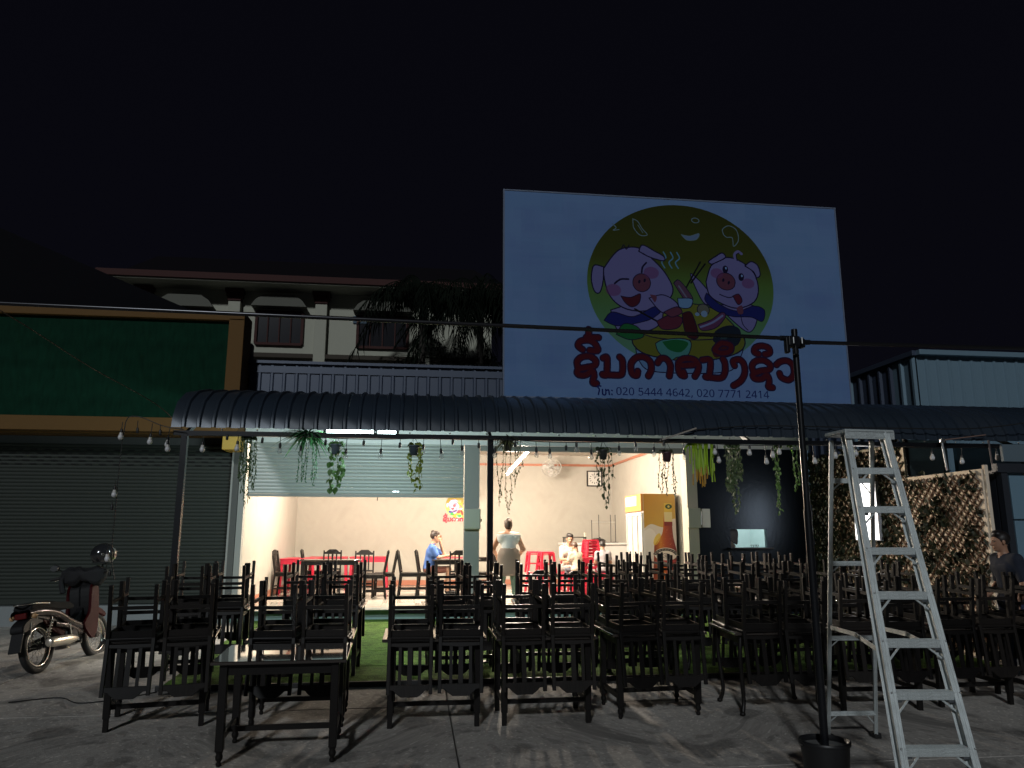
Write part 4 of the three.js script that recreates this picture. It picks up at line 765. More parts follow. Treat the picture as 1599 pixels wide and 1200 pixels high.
// ---------------------------------------------------------------- bulb strings
const bulbG = lathe([[0.0005, -0.105], [0.012, -0.103], [0.024, -0.094], [0.031, -0.078], [0.031, -0.064], [0.025, -0.046], [0.016, -0.03], [0.014, -0.02]], 14), capG = lathe([[0.0145, -0.036], [0.017, -0.02], [0.017, 0.022], [0.008, 0.034], [0.004, 0.04]], 12), neckG = lathe([[0.026, -0.06], [0.0255, -0.046], [0.019, -0.02], [0.0185, -0.014]], 12);
function stringLight(label, pts, bulbs) {
  const t = thing('string_light', label, 'string lights', [0, 0, 0], 0, 'bulb strings along the awning'); part('cable', tube(pts, 0.006, 90, 6), C.blackPlastic, t);
  for (const [x, y, z, drop, kind] of bulbs) {
    const s = part('socket', kind === 'frosted' ? [capG, rod([0, 0.035, 0], [0, drop, 0], 0.0045, 6)] : [capG, rod([0, 0.035, 0], [0, drop, 0], 0.0045, 6)], C.blackPlastic, t); s.position.set(x, y, z); s.rotation.z = rr(-0.08, 0.08);
    if (kind === 'none') continue;
    const b = part('bulb', bulbG, kind === 'clear' ? C.clearBulb : C.frosted, s); if (kind === 'frosted') part('bulb_base', neckG, C.white, b);
    if (kind === 'clear') part('filament', rod([0, -0.03, 0], [0, -0.075, 0], 0.004, 6), C.beige, b);
  }
}
{
  const bulbs = [], zB = -9.97, cab = (x) => 2.955 + Math.sin(x * 2.4) * 0.018, pts = [];
  for (let x = -2.85; x <= 8.7; x += 0.35) pts.push([x, cab(x), zB]);
  const list = [[-2.62, 0.1, 'frosted'], [-2.33, 0.02, 'none'], [-2.2, 0.1, 'frosted'], [-1.9, 0.06, 'none'], [-1.68, 0.12, 'clear'], [-1.42, 0.14, 'clear'], [-1.12, 0.05, 'none'], [-0.86, 0.15, 'clear'], [-0.64, 0.04, 'none'], [-0.42, 0.14, 'clear'], [-0.18, 0.07, 'none'], [0.12, 0.1, 'clear'], [0.35, 0.16, 'clear'], [0.5, 0.04, 'none'], [0.62, 0.12, 'clear'], [0.84, 0.08, 'none'], [1.05, 0.14, 'clear'], [1.32, 0.04, 'none'], [1.6, 0.1, 'clear'], [1.78, 0.11, 'clear'], [2.0, 0.06, 'none'], [2.14, 0.02, 'clear'], [2.34, 0.12, 'clear'], [2.72, 0.08, 'clear'], [2.95, 0.03, 'clear'], [3.2, 0.1, 'clear'], [3.34, 0.02, 'none'], [3.62, 0.13, 'clear'], [4.05, 0.04, 'frosted'], [4.1, 0.15, 'frosted'], [4.55, 0.03, 'frosted'], [4.88, 0.06, 'frosted'], [4.78, 0.15, 'frosted'], [4.98, 0.02, 'frosted'], [5.48, 0.16, 'frosted'], [5.8, 0.09, 'frosted'], [6.1, 0.05, 'frosted'], [6.62, 0.1, 'frosted'], [7.25, 0.06, 'frosted'], [7.7, 0.12, 'frosted'], [8.25, 0.08, 'frosted']];
  for (const [x, d, k] of list) bulbs.push([x, cab(x) - d - 0.01, zB, d + 0.01, k]);
  stringLight('black cable with unlit bulbs along the front edge of the awning', pts, bulbs);
}
{ // strand from the awning corner out to the left, then down
  const z = -9.95, top = [[-2.85, 3.02, z], [-3.1, 3.06, z], [-3.4, 3.17, z], [-3.52, 3.16, z], [-3.56, 2.95, z], [-3.57, 2.4, z], [-3.565, 1.9, z], [-3.56, 1.5, z], [-3.5, 1.2, z]];
  stringLight('slack black cable with bulbs dropping straight down before the closed grey shutter', top, [[-3.58, 2.98, z + 0.02, 0.12, 'frosted'], [-3.24, 2.93, z, 0.16, 'frosted'], [-3.03, 2.9, z, 0.15, 'frosted'], [-3.02, 2.84, z + 0.03, 0.1, 'frosted'], [-3.4, 3.0, z, 0.12, 'none'], [-3.13, 2.98, z, 0.1, 'none'], [-3.59, 2.28, z + 0.02, 0.1, 'frosted'], [-3.6, 2.06, z + 0.02, 0.08, 'none'], [-3.6, 1.52, z + 0.02, 0.12, 'frosted'], [-3.55, 1.28, z + 0.02, 0.08, 'none']]);
}
// loose wires and battens
solo('overhead_wire', tube([[-4.2, 3.95, -6.2], [-3.633, 3.654, -7], [-3.42, 3.47, -8.4], [-3.135, 3.275, -10], [-2.9, 3.05, -10.05]], 0.005, 40, 5), M(0.12, 0.07, 0.05, 0.5), 'thin wire running up from the awning corner across the green fascia', 'wire');
solo('overhead_wire', tube([[11.5, 4.1, -9], [9.2, 3.42, -9.6], [8.0, 3.22, -9.8], [6.5, 3.2, -9.9], [4.6, 3.2, -9.95], [3.6, 3.12, -9.97]], 0.008, 60, 5), C.blackPlastic, 'black cable sagging across the right part of the awning to the right edge', 'wire');
{ const t = thing('wooden_batten', 'pale batten slanting out of the awning edge above the drinks fridge', 'batten'); part('stick', bar([3.28, 2.98, -9.95], [3.78, 3.15, -9.9], 0.018, 0.012), M(0.35, 0.31, 0.27, 0.7), t); part('tie', cy(0.014, 0.014, 0.03, 3.3, 2.985, -9.95, 8), C.blackPlastic, t); }
{ const t = thing('sign_bracket', 'thin metal bracket with a slanting arm hung from the awning on the right', 'bracket'); const z = -9.9; part('rod', rod([7.36, 3.06, z], [7.4, 2.62, z], 0.016, 8), M(0.5, 0.53, 0.55, 0.35, 0.6), t); part('arm', bar([7.42, 3.05, z], [8.05, 3.13, z], 0.018, 0.014), M(0.18, 0.11, 0.09, 0.6), t); part('rod', rod([8.1, 3.06, z - 0.02], [8.12, 2.62, z - 0.02], 0.014, 8), M(0.09, 0.07, 0.07, 0.5), t); part('clamp', rb(0.06, 0.07, 0.05, 7.37, 3.04, z, 0.01), C.steel, t); }
// ---------------------------------------------------------------- pole in its bucket and the long crossbar
{
  const p = thing('pole_stand', 'black steel pole set in a concrete filled bucket beside the ladder', 'pole', [2.99, 0, -5.6]);
  const bucket = lathe([[0.001, 0.0], [0.14, 0.0], [0.15, 0.01], [0.168, 0.24], [0.178, 0.245], [0.178, 0.27], [0.163, 0.27], [0.16, 0.225], [0.001, 0.22]], 32);
  part('bucket', bucket, C.blackPlastic, p); part('concrete_fill', cy(0.158, 0.158, 0.02, 0, 0.222, 0, 24), M(0.12, 0.12, 0.115, 0.95), p);
  part('bucket_handle', new THREE.TorusGeometry(0.172, 0.004, 6, 32, Math.PI).rotateX(-Math.PI * 0.55).translate(0, 0.24, 0), C.steel, p);
  part('pole', rod([0, 0.2, 0], [0, 3.33, 0], 0.024, 16), C.blackMetal, p); part('pole_sleeve', rod([0, 0.2, 0], [0, 1.9, 0], 0.029, 16), C.blackMetal, p);
  const k = part('clamp', [rb(0.1, 0.085, 0.09, -0.035, 3.22, 0.02, 0.012), rb(0.035, 0.13, 0.05, -0.085, 3.19, 0.03, 0.01), rb(0.03, 0.08, 0.05, -0.02, 3.15, 0.035, 0.01), rb(0.045, 0.075, 0.06, 0.04, 3.21, 0.02, 0.01)], C.blackMetal, p);
  for (const x of [-0.05, 0.02]) part('bolt', cy(0.009, 0.009, 0.05, x, 3.22, 0.075, 6).rotateX(0), C.steel, k);
  const b = thing('crossbar', 'long thin dark pipe crossing overhead from the left edge to the pole', 'pipe', [0, 0, -5.6]);
  part('pipe', rod([-7, 3.352, 0.02], [2.93, 3.25, 0.02], 0.016, 12), M(0.05, 0.05, 0.055, 0.25, 0.8), b);
  const b2 = thing('crossbar', 'shorter dark pipe running right from the pole above the ladder', 'pipe', [0, 0, -5.6]);
  part('pipe', rod([3.03, 3.222, 0.02], [9, 3.25, 0.02], 0.016, 12), M(0.05, 0.05, 0.055, 0.25, 0.8), b2); part('end_fitting', rod([3.02, 3.222, 0.02], [3.1, 3.222, 0.02], 0.021, 12), C.blackMetal, b2);
  part('end_fitting', rod([2.86, 3.2505, 0.02], [2.95, 3.25, 0.02], 0.021, 12), C.blackMetal, b);
}
// ---------------------------------------------------------------- aluminium step ladder
{
  const t = thing('step_ladder', 'tall weathered aluminium step ladder standing open at the right', 'ladder', [0, 0, 0]);
  const Lf = V(2.623, 0, -4.04), Lt = V(3.094, 2.43, -5.165), Rf = V(3.042, 0, -3.99), Rt = V(3.367, 2.43, -5.13);
  const BLf = V(3.56, 0.02, -6.6), BLt = V(3.075, 2.4, -5.33), BRf = V(3.98, 0.02, -6.58), BRt = V(3.375, 2.4, -5.3), side = [0.93, 0, 0.36];
  const at = (a, b, h) => a.clone().lerp(b, h / b.y), arr = (v) => v.toArray();
  const rail = (a, b, w, d) => part('rail', [bar(arr(a), arr(b), 0.022, d, 0.003, side), ...[-1, 1].map((s) => bar(arr(a.clone().add(V(0, 0, s * d * 0.46))), arr(b.clone().add(V(0, 0, s * d * 0.46))), w, 0.006, 0, side))], C.alu, t);
  rail(Lf, Lt, 0.034, 0.075); rail(Rf, Rt, 0.034, 0.075);
  const rr2 = (a, b) => part('rear_rail', bar(arr(a), arr(b), 0.03, 0.04, 0.004, side), C.alu, t); rr2(BLf, BLt); rr2(BRf, BRt);
  for (let k = 1; k <= 8; k++) {
    const a = at(Lf, Lt, 0.27 * k), b = at(Rf, Rt, 0.27 * k), d = b.clone().sub(a).normalize(), mid = a.clone().lerp(b, 0.5), ln = a.distanceTo(b) - 0.02, q = new THREE.Quaternion().setFromUnitVectors(V(1, 0, 0), d);
    const g = [rb(ln, 0.028, 0.082, 0, 0, -0.004, 0.004), bx(ln, 0.022, 0.005, 0, -0.018, 0.035)]; for (let i = 0; i < 5; i++) g.push(bx(ln, 0.003, 0.006, 0, 0.0145, -0.035 + i * 0.016));
    const st = part('step', join(g).applyQuaternion(q).translate(mid.x, mid.y, mid.z), C.alu, t);
    for (const [p, s] of [[a, 1], [b, -1]]) { const f = p.clone().addScaledVector(d, s * 0.1); part('brace', bar([f.x, f.y - 0.02, f.z + 0.02], arr(p.clone().add(V(0, -0.11, 0.05))), 0.012, 0.004), C.alu, st); part('rivet', [sp(0.006, p.x - s * 0.012, p.y + 0.012, p.z + 0.04, 6, 5), sp(0.006, p.x - s * 0.012, p.y - 0.014, p.z + 0.04, 6, 5)], C.steel, st); part('bracket', rb(0.05, 0.035, 0.06, p.x + s * 0.03, p.y - 0.028, p.z, 0.003), M(0.12, 0.13, 0.14, 0.5, 0.4), st); }
  }
  for (const h of [2.12, 1.5, 0.9, 0.25]) {
    const a = at(BLf, BLt, h), b = at(BRf, BRt, h), m = a.clone().lerp(b, 0.5), d = b.clone().sub(a).normalize();
    a.y = b.y = h; const br = part('rear_bar', bar(arr(a), arr(b), 0.012, 0.036, 0, [0, 0, 1]), C.alu, t); br.rotation.x = 0;
    for (const [p, s] of [[a, 1], [b, -1]]) { const f = p.clone().addScaledVector(d, s * 0.09); part('brace', bar(arr(f), arr(p.clone().add(V(0, -0.09, -0.04))), 0.01, 0.004), C.alu, br); }
  }
  const top = V(3.23, 2.445, -5.22); part('top_cap', [rb(0.39, 0.03, 0.26, 0, 0, 0, 0.008), rb(0.39, 0.06, 0.012, 0, -0.025, 0.124, 0.004)].map((g) => g.rotateY(0.05).translate(top.x, top.y, top.z)), C.alu, t);
  for (const [f0, b0] of [[[Lf, Lt], [BLf, BLt]], [[Rf, Rt], [BRf, BRt]]]) { const a = at(f0[0], f0[1], 1.02), b = at(b0[0], b0[1], 0.98), m = a.clone().lerp(b, 0.45); part('spreader', [bar(arr(a), [m.x, m.y + 0.035, m.z], 0.006, 0.03), bar([m.x, m.y + 0.035, m.z], arr(b), 0.006, 0.03)], C.alu, t); }
  for (const p of [Lf, Rf, BLf, BRf]) part('foot', rb(0.06, 0.045, 0.09, p.x, p.y + 0.024, p.z, 0.008), C.blackPlastic, t);
}
// ---------------------------------------------------------------- motorcycle with a helmet hung on its handlebar
{
  const b = thing('motorcycle', 'dark red underbone motorcycle parked with its rear wheel towards the camera', 'motorcycle', [-4.28, gy(-10) - 0.005, -10.05], Math.PI / 2 - 0.15);
  b.rotation.order = 'YXZ'; b.rotation.x = -0.16;
  const redP = M(0.032, 0.0008, 0.002, 0.5, 0, { specularIntensity: 0.2 }), silver = M(0.035, 0.032, 0.033, 0.5, 0, { specularIntensity: 0.4 }), sheen = M(0.075, 0.06, 0.06, 0.22, 0.4), blk = M(0.01, 0.01, 0.011, 0.5, 0, { specularIntensity: 0.5 }), rub = M(0.012, 0.012, 0.012, 0.75), seatM = M(0.012, 0.012, 0.013, 0.8, 0, { specularIntensity: 0.4 }), chrome = M(0.7, 0.68, 0.64, 0.18, 0.95);
  const wheel = (x, r) => {
    const w = part('wheel', cy(0.035, 0.035, 0.09, 0, 0, 0, 16).rotateX(Math.PI / 2), silver, b); w.position.set(x, r, 0);
    part('tyre', new THREE.TorusGeometry(r - 0.04, 0.042, 12, 48), rub, w); part('rim', [new THREE.TorusGeometry(r - 0.085, 0.012, 8, 48).translate(0, 0, 0.018), new THREE.TorusGeometry(r - 0.085, 0.012, 8, 48).translate(0, 0, -0.018), new THREE.CylinderGeometry(r - 0.082, r - 0.082, 0.036, 40, 1, true).rotateX(Math.PI / 2)], chrome, w);
    for (let i = 0; i < 18; i++) { const a = i * Math.PI / 9; part('spoke', rod([Math.cos(a + 0.3) * 0.032, Math.sin(a + 0.3) * 0.032, i % 2 ? 0.035 : -0.035], [Math.cos(a) * (r - 0.09), Math.sin(a) * (r - 0.09), 0], 0.0022, 4), chrome, w); }
  };
  wheel(0, 0.3); wheel(1.22, 0.295);
  const side = (pts, d, z, m, name, n = 40) => part(name, smoothPrism(pts, d, Math.min(0.012, d * 0.3), n).translate(0, 0, z), m, b);
  side([[-0.34, 0.5], [-0.33, 0.56], [-0.1, 0.66], [0.2, 0.66], [0.45, 0.6], [0.44, 0.52], [0.2, 0.56], [-0.05, 0.57], [-0.2, 0.52]], 0.16, 0, blk, 'rear_fender');
  part('mud_flap', bar([-0.3, 0.55, 0], [-0.4, 0.28, 0], 0.14, 0.02, 0.004, [0, 0, 1]), blk, b);
  for (const s of [1, -1]) { part('side_cover', tube([[-0.26, 0.69, s * 0.07], [-0.05, 0.695, s * 0.09], [0.25, 0.64, s * 0.1], [0.52, 0.51, s * 0.105], [0.8, 0.42, s * 0.1]], 0.05, 36, 14), sheen, b); part('side_trim', tube([[0.2, 0.53, s * 0.1], [0.45, 0.47, s * 0.115], [0.72, 0.37, s * 0.11]], 0.032, 24, 12), sheen, b); side([[-0.2, 0.66], [0.1, 0.68], [0.36, 0.6], [0.6, 0.47], [0.7, 0.36], [0.5, 0.38], [0.3, 0.5], [0.05, 0.6]], 0.03, s * 0.08, blk, 'inner_cover'); side([[0.02, 0.6], [0.28, 0.56], [0.5, 0.44], [0.66, 0.36], [0.6, 0.3], [0.36, 0.38], [0.12, 0.5]], 0.03, s * 0.075, redP, 'lower_panel'); }
  side([[-0.22, 0.74], [-0.2, 0.79], [0.05, 0.8], [0.3, 0.77], [0.56, 0.74], [0.6, 0.7], [0.4, 0.69], [0.1, 0.73]], 0.22, 0, seatM, 'seat');
  part('tail_light', [rb(0.06, 0.07, 0.14, -0.25, 0.67, 0, 0.015)], M(0.09, 0.005, 0.005, 0.3), b); for (const s of [1, -1]) part('indicator', [sp(0.03, -0.22, 0.66, s * 0.13, 12, 8)], M(0.5, 0.3, 0.15, 0.3), b);
  part('grab_rail', tube([[0.12, 0.78, 0.1], [-0.2, 0.8, 0.11], [-0.33, 0.8, 0], [-0.2, 0.8, -0.11], [0.12, 0.78, -0.1]], 0.011, 30, 8), chrome, b);
  part('number_plate', rb(0.012, 0.14, 0.18, -0.36, 0.5, 0, 0.003).rotateZ(-0.15).translate(0.06, -0.03, 0), M(0.3, 0.29, 0.26, 0.5), b);
  for (const s of [1, -1]) part('shock_absorber', [rod([0.02, 0.32, s * 0.1], [0.16, 0.62, s * 0.1], 0.012, 8), ...Array.from({ length: 7 }, (_, i) => new THREE.TorusGeometry(0.026, 0.006, 6, 14).rotateX(Math.PI / 2).rotateZ(-0.44).translate(0.05 + i * 0.0145, 0.39 + i * 0.031, s * 0.1))], chrome, b);
  part('swing_arm', [bar([0, 0.3, 0.085], [0.5, 0.36, 0.07], 0.03, 0.045), bar([0, 0.3, -0.085], [0.5, 0.36, -0.07], 0.03, 0.045)], blk, b);
  part('chain_guard', side === 0 ? bx(1, 1, 1) : prism([[-0.05, 0.27], [0, 0.36], [0.45, 0.42], [0.46, 0.33], [0, 0.25]], 0.03).translate(0, 0, -0.1), blk, b);
  const ex = part('exhaust', lathe([[0.001, 0], [0.036, 0], [0.052, 0.02], [0.057, 0.1], [0.057, 0.4], [0.04, 0.52], [0.022, 0.56], [0.018, 0.58]], 24).rotateZ(-Math.PI / 2 - 0.03).translate(-0.06, 0.33, 0.18), M(0.72, 0.66, 0.56, 0.3, 0.75), b); part('exhaust_pipe', tube([[0.46, 0.285, 0.165], [0.62, 0.26, 0.15], [0.72, 0.25, 0.1], [0.8, 0.3, 0.06], [0.82, 0.38, 0.02]], 0.017, 30, 10), chrome, ex); part('heat_shield', rb(0.3, 0.05, 0.02, 0.15, 0.315, 0.215, 0.008), silver, ex);
  part('engine', [rb(0.28, 0.2, 0.2, 0.56, 0.33, 0, 0.03), cy(0.085, 0.085, 0.26, 0.5, 0.34, 0, 20).rotateX(0).applyMatrix4(new THREE.Matrix4()), ...Array.from({ length: 5 }, (_, i) => rb(0.014, 0.13, 0.14, 0.72 + i * 0.022, 0.38, 0, 0.004))], M(0.25, 0.24, 0.23, 0.35, 0.7), b); part('crank_cover', cy(0.075, 0.08, 0.04, 0, 0, 0, 24).rotateX(Math.PI / 2).translate(0.52, 0.35, 0.125), silver, b);
  part('foot_peg', rod([0.5, 0.27, -0.24], [0.5, 0.27, 0.24], 0.013, 8), rub, b); part('kick_lever', [rod([0.45, 0.33, 0.15], [0.36, 0.5, 0.19], 0.01, 8)], chrome, b); part('side_stand', rod([0.52, 0.26, -0.1], [0.46, 0.0, -0.27], 0.011, 8), blk, b);
  side([[0.62, 0.46], [0.7, 0.52], [0.92, 0.66], [1.02, 0.9], [1.08, 0.9], [1.06, 0.62], [0.98, 0.46], [0.8, 0.4]], 0.1, 0, blk, 'frame_cover');
  for (const s of [1, -1]) { side([[0.78, 0.36], [0.72, 0.46], [0.86, 0.6], [0.94, 0.92], [1.03, 0.98], [1.08, 0.9], [1.05, 0.6], [0.98, 0.34], [0.88, 0.28]], 0.035, s * 0.15, redP, 'leg_shield'); side([[0.96, 0.5], [0.95, 0.9], [1.03, 0.97], [1.1, 0.88], [1.06, 0.55]], 0.15, s * 0.075, blk, 'inner_shield'); }
  side([[0.97, 0.94], [0.98, 1.06], [1.08, 1.1], [1.18, 1.02], [1.16, 0.92], [1.05, 0.88]], 0.26, 0, blk, 'headlight_cowl'); part('headlight', sp(0.075, 1.15, 0.99, 0, 16, 12).scale(1, 1, 1), M(0.6, 0.6, 0.55, 0.1), b); part('dashboard', rb(0.1, 0.03, 0.18, 1.0, 1.08, 0, 0.01).rotateZ(0), C.darkGlass, b);
  for (const s of [1, -1]) part('fork', rod([1.22, 0.295, s * 0.085], [1.03, 0.86, s * 0.085], 0.018, 10), chrome, b);
  side([[0.9, 0.4], [0.98, 0.54], [1.12, 0.62], [1.3, 0.62], [1.42, 0.54], [1.4, 0.52], [1.24, 0.57], [1.06, 0.52], [0.94, 0.37]], 0.12, 0, redP, 'front_fender');
  const hb = part('handlebar', tube([[0.94, 1.08, -0.36], [0.99, 1.1, -0.22], [1.04, 1.06, 0], [0.99, 1.1, 0.22], [0.94, 1.08, 0.36]], 0.012, 30, 8), blk, b); for (const s of [1, -1]) { part('grip', rod([0.965, 1.087, s * 0.25], [0.935, 1.078, s * 0.38], 0.019, 10), rub, hb); part('brake_lever', rod([1.03, 1.09, s * 0.2], [1.0, 1.06, s * 0.36], 0.006, 6), chrome, hb); }
  for (const s of [1, -1]) { const mr = part('mirror', [new THREE.SphereGeometry(0.06, 16, 10).scale(0.3, 0.75, 1.05).translate(0.97, 1.22, s * 0.33)], blk, b); part('mirror_stalk', tube([[1.0, 1.1, s * 0.2], [1.03, 1.17, s * 0.27], [0.98, 1.21, s * 0.33]], 0.006, 12, 6), blk, mr); part('mirror_glass', new THREE.CylinderGeometry(0.05, 0.05, 0.004, 20).rotateZ(Math.PI / 2).scale(1, 0.75, 1.05).translate(0.948, 1.22, s * 0.33), M(0.6, 0.62, 0.65, 0.05, 1), mr); }
  // jacket and helmet
  b.updateMatrixWorld(true);
  const W = (x, y, z) => b.localToWorld(V(x, y, z)).toArray();
  const h = thing('helmet', 'glossy dark helmet hung on the right end of the motorcycle handlebar', 'helmet', W(0.94, 1.3, 0.33), Math.PI / 2 - 0.9);
  const sh = new THREE.SphereGeometry(0.145, 32, 24, 0, Math.PI * 2, 0, Math.PI * 0.74).scale(1.08, 1.02, 0.92); part('shell', sh, M(0.02, 0.02, 0.022, 0.16, 0, { clearcoat: 1, clearcoatRoughness: 0.05 }), h);
  part('visor', new THREE.SphereGeometry(0.152, 28, 14, -0.95 + Math.PI, 1.9, Math.PI * 0.34, Math.PI * 0.27).scale(1.08, 1.02, 0.92), M(0.08, 0.06, 0.05, 0.04, 0, { clearcoat: 1 }), h); part('trim', new THREE.TorusGeometry(0.106, 0.009, 8, 40).rotateX(Math.PI / 2).scale(1.08, 1, 0.92).translate(0, -0.1, 0), rub, h); part('strap', tube([[0.03, -0.1, 0.09], [0.03, -0.19, 0.04], [0.03, -0.19, -0.04], [0.03, -0.1, -0.09]], 0.006, 14, 6), rub, h);
  part('hinge', cy(0.022, 0.022, 0.012, 0, 0, 0, 14).rotateX(Math.PI / 2).translate(-0.05, 0.0, 0.135), chrome, h);
  const j = thing('jacket', 'dark jacket draped over the motorcycle handlebar under the helmet', 'jacket', W(0.97, 1.09, 0.05), Math.PI / 2 - 0.15), jg = new THREE.SphereGeometry(1, 40, 24).scale(0.12, 0.075, 0.3), jp = jg.attributes.position;
  for (let i = 0; i < jp.count; i++) { const x = jp.getX(i), y = jp.getY(i), z = jp.getZ(i), n = perlin.noise(x * 9, y * 9, z * 11) * 0.045 + perlin.noise(x * 26, y * 22, z * 30) * 0.014; jp.setXYZ(i, x * (1 + n * 3), y + n + 0.16 * Math.max(0, z) - (y < 0 ? 0.1 * Math.abs(Math.sin(z * 8)) : 0), z); } jg.computeVertexNormals();
  part('body', jg, M(0.008, 0.008, 0.01, 0.8), j); part('sleeve', tube([[0, 0, -0.2], [-0.08, -0.08, -0.24], [-0.1, -0.24, -0.2]], 0.035, 14, 10), M(0.008, 0.008, 0.01, 0.8), j);
}
// ---------------------------------------------------------------- people
function sdf(bones, { lo, hi, res = 70, k = 0.03, keep = null }) {
  const f = new Float32Array(res * res * res).fill(0.5), d = [0, 1, 2].map((i) => (hi[i] - lo[i]) / (res - 1));
  for (const bn of bones) {
    const e = bn.e; // ellipsoid
    const a = bn.a, c = bn.b || bn.a, r0 = bn.r, r1 = bn.q ?? bn.r, R = e ? Math.max(...e) : Math.max(r0, r1), m = R + k + 0.05;
    const I0 = [], I1 = [];
    for (let i = 0; i < 3; i++) { I0[i] = Math.max(0, Math.floor((Math.min(a[i], c[i]) - m - lo[i]) / d[i])); I1[i] = Math.min(res - 1, Math.ceil((Math.max(a[i], c[i]) + m - lo[i]) / d[i])); }
    const B = [c[0] - a[0], c[1] - a[1], c[2] - a[2]], bb = B[0] * B[0] + B[1] * B[1] + B[2] * B[2] || 1e-9, kk = bn.k ?? k, sub = bn.cut;
    for (let z = I0[2]; z <= I1[2]; z++) for (let y = I0[1]; y <= I1[1]; y++) for (let x = I0[0]; x <= I1[0]; x++) {
      const p = [lo[0] + x * d[0] - a[0], lo[1] + y * d[1] - a[1], lo[2] + z * d[2] - a[2]]; let s;
      if (e) { const q = Math.hypot(p[0] / e[0], p[1] / e[1], p[2] / e[2]); s = (q - 1) * Math.min(...e); }
      else { const t = Math.max(0, Math.min(1, (p[0] * B[0] + p[1] * B[1] + p[2] * B[2]) / bb)); s = Math.hypot(p[0] - B[0] * t, p[1] - B[1] * t, p[2] - B[2] * t) - (r0 + (r1 - r0) * t); }
      const i = x + y * res + z * res * res, o = f[i];
      if (sub) { const h = Math.max(kk - Math.abs(o + s), 0) / kk; f[i] = Math.max(o, -s) + h * h * kk * 0.25; }
      else { const h = Math.max(kk - Math.abs(o - s), 0) / kk; f[i] = Math.min(o, s) - h * h * kk * 0.25; }
    }
  }
  const mc = new MarchingCubes(res, C.skin, false, false, 150000); mc.isolation = 0; mc.reset();
  for (let z = 0; z < res; z++) for (let y = 0; y < res; y++) for (let x = 0; x < res; x++) { const i = x + y * res + z * res * res; let v = f[i]; if (keep) v = Math.max(v, keep(lo[0] + x * d[0], lo[1] + y * d[1], lo[2] + z * d[2])); mc.field[i] = -v; }
  mc.update();
  const n = mc.count, P = new Float32Array(n * 3), h = res / 2;
  for (let i = 0; i < n; i++) for (let j = 0; j < 3; j++) P[i * 3 + j] = lo[j] + (mc.positionArray[i * 3 + j] * h + h) * d[j];
  let g = new THREE.BufferGeometry(); g.setAttribute('position', new THREE.BufferAttribute(P, 3)); g = mergeVertices(g, 1e-5); g.computeVertexNormals();
  return flat(g);
}
function box3(bones, pad) { const lo = [9, 9, 9], hi = [-9, -9, -9]; for (const b of bones) for (const p of [b.a, b.b || b.a]) { const R = (b.e ? Math.max(...b.e) : Math.max(b.r, b.q ?? b.r)) + pad; for (let i = 0; i < 3; i++) { lo[i] = Math.min(lo[i], p[i] - R); hi[i] = Math.max(hi[i], p[i] + R); } } return { lo, hi }; }
const cap = (a, b, r, q, o) => ({ a, b, r, q: q ?? r, ...o });
const add = (a, b, s = 1) => [a[0] + b[0] * s, a[1] + b[1] * s, a[2] + b[2] * s];
function headParts(S) { // head around its centre, facing +z; S scales a 0.22 m head
  const q = (v) => v.map((x) => x * S);
  return [{ a: q([0, 0.03, -0.012]), e: q([0.075, 0.088, 0.092]) }, { a: q([0, -0.035, 0.022]), e: q([0.056, 0.07, 0.066]), k: 0.03 * S }, { a: q([0, -0.088, 0.052]), e: q([0.025, 0.02, 0.024]), k: 0.02 * S },
    cap(q([0, 0.012, 0.08]), q([0, -0.026, 0.1]), 0.008 * S, 0.014 * S, { k: 0.012 * S }), { a: q([0.016, -0.028, 0.086]), e: q([0.01, 0.008, 0.01]), k: 0.008 * S }, { a: q([-0.016, -0.028, 0.086]), e: q([0.01, 0.008, 0.01]), k: 0.008 * S },
    cap(q([-0.036, 0.028, 0.072]), q([0.036, 0.028, 0.072]), 0.01 * S, 0.01 * S, { k: 0.02 * S }), { a: q([0.032, 0.01, 0.084]), e: q([0.014, 0.01, 0.012]), cut: 1, k: 0.01 * S }, { a: q([-0.032, 0.01, 0.084]), e: q([0.014, 0.01, 0.012]), cut: 1, k: 0.01 * S },
    cap(q([-0.02, -0.054, 0.08]), q([0.02, -0.054, 0.08]), 0.006 * S, 0.006 * S, { k: 0.008 * S }), cap(q([-0.017, -0.064, 0.078]), q([0.017, -0.064, 0.078]), 0.007 * S, 0.007 * S, { k: 0.008 * S }),
    { a: q([0.077, -0.002, -0.008]), e: q([0.01, 0.03, 0.018]), k: 0.008 * S }, { a: q([-0.077, -0.002, -0.008]), e: q([0.01, 0.03, 0.018]), k: 0.008 * S }, cap(q([0, -0.05, -0.012]), q([0, -0.13, -0.022]), 0.05 * S, 0.052 * S, { k: 0.02 * S })];
}
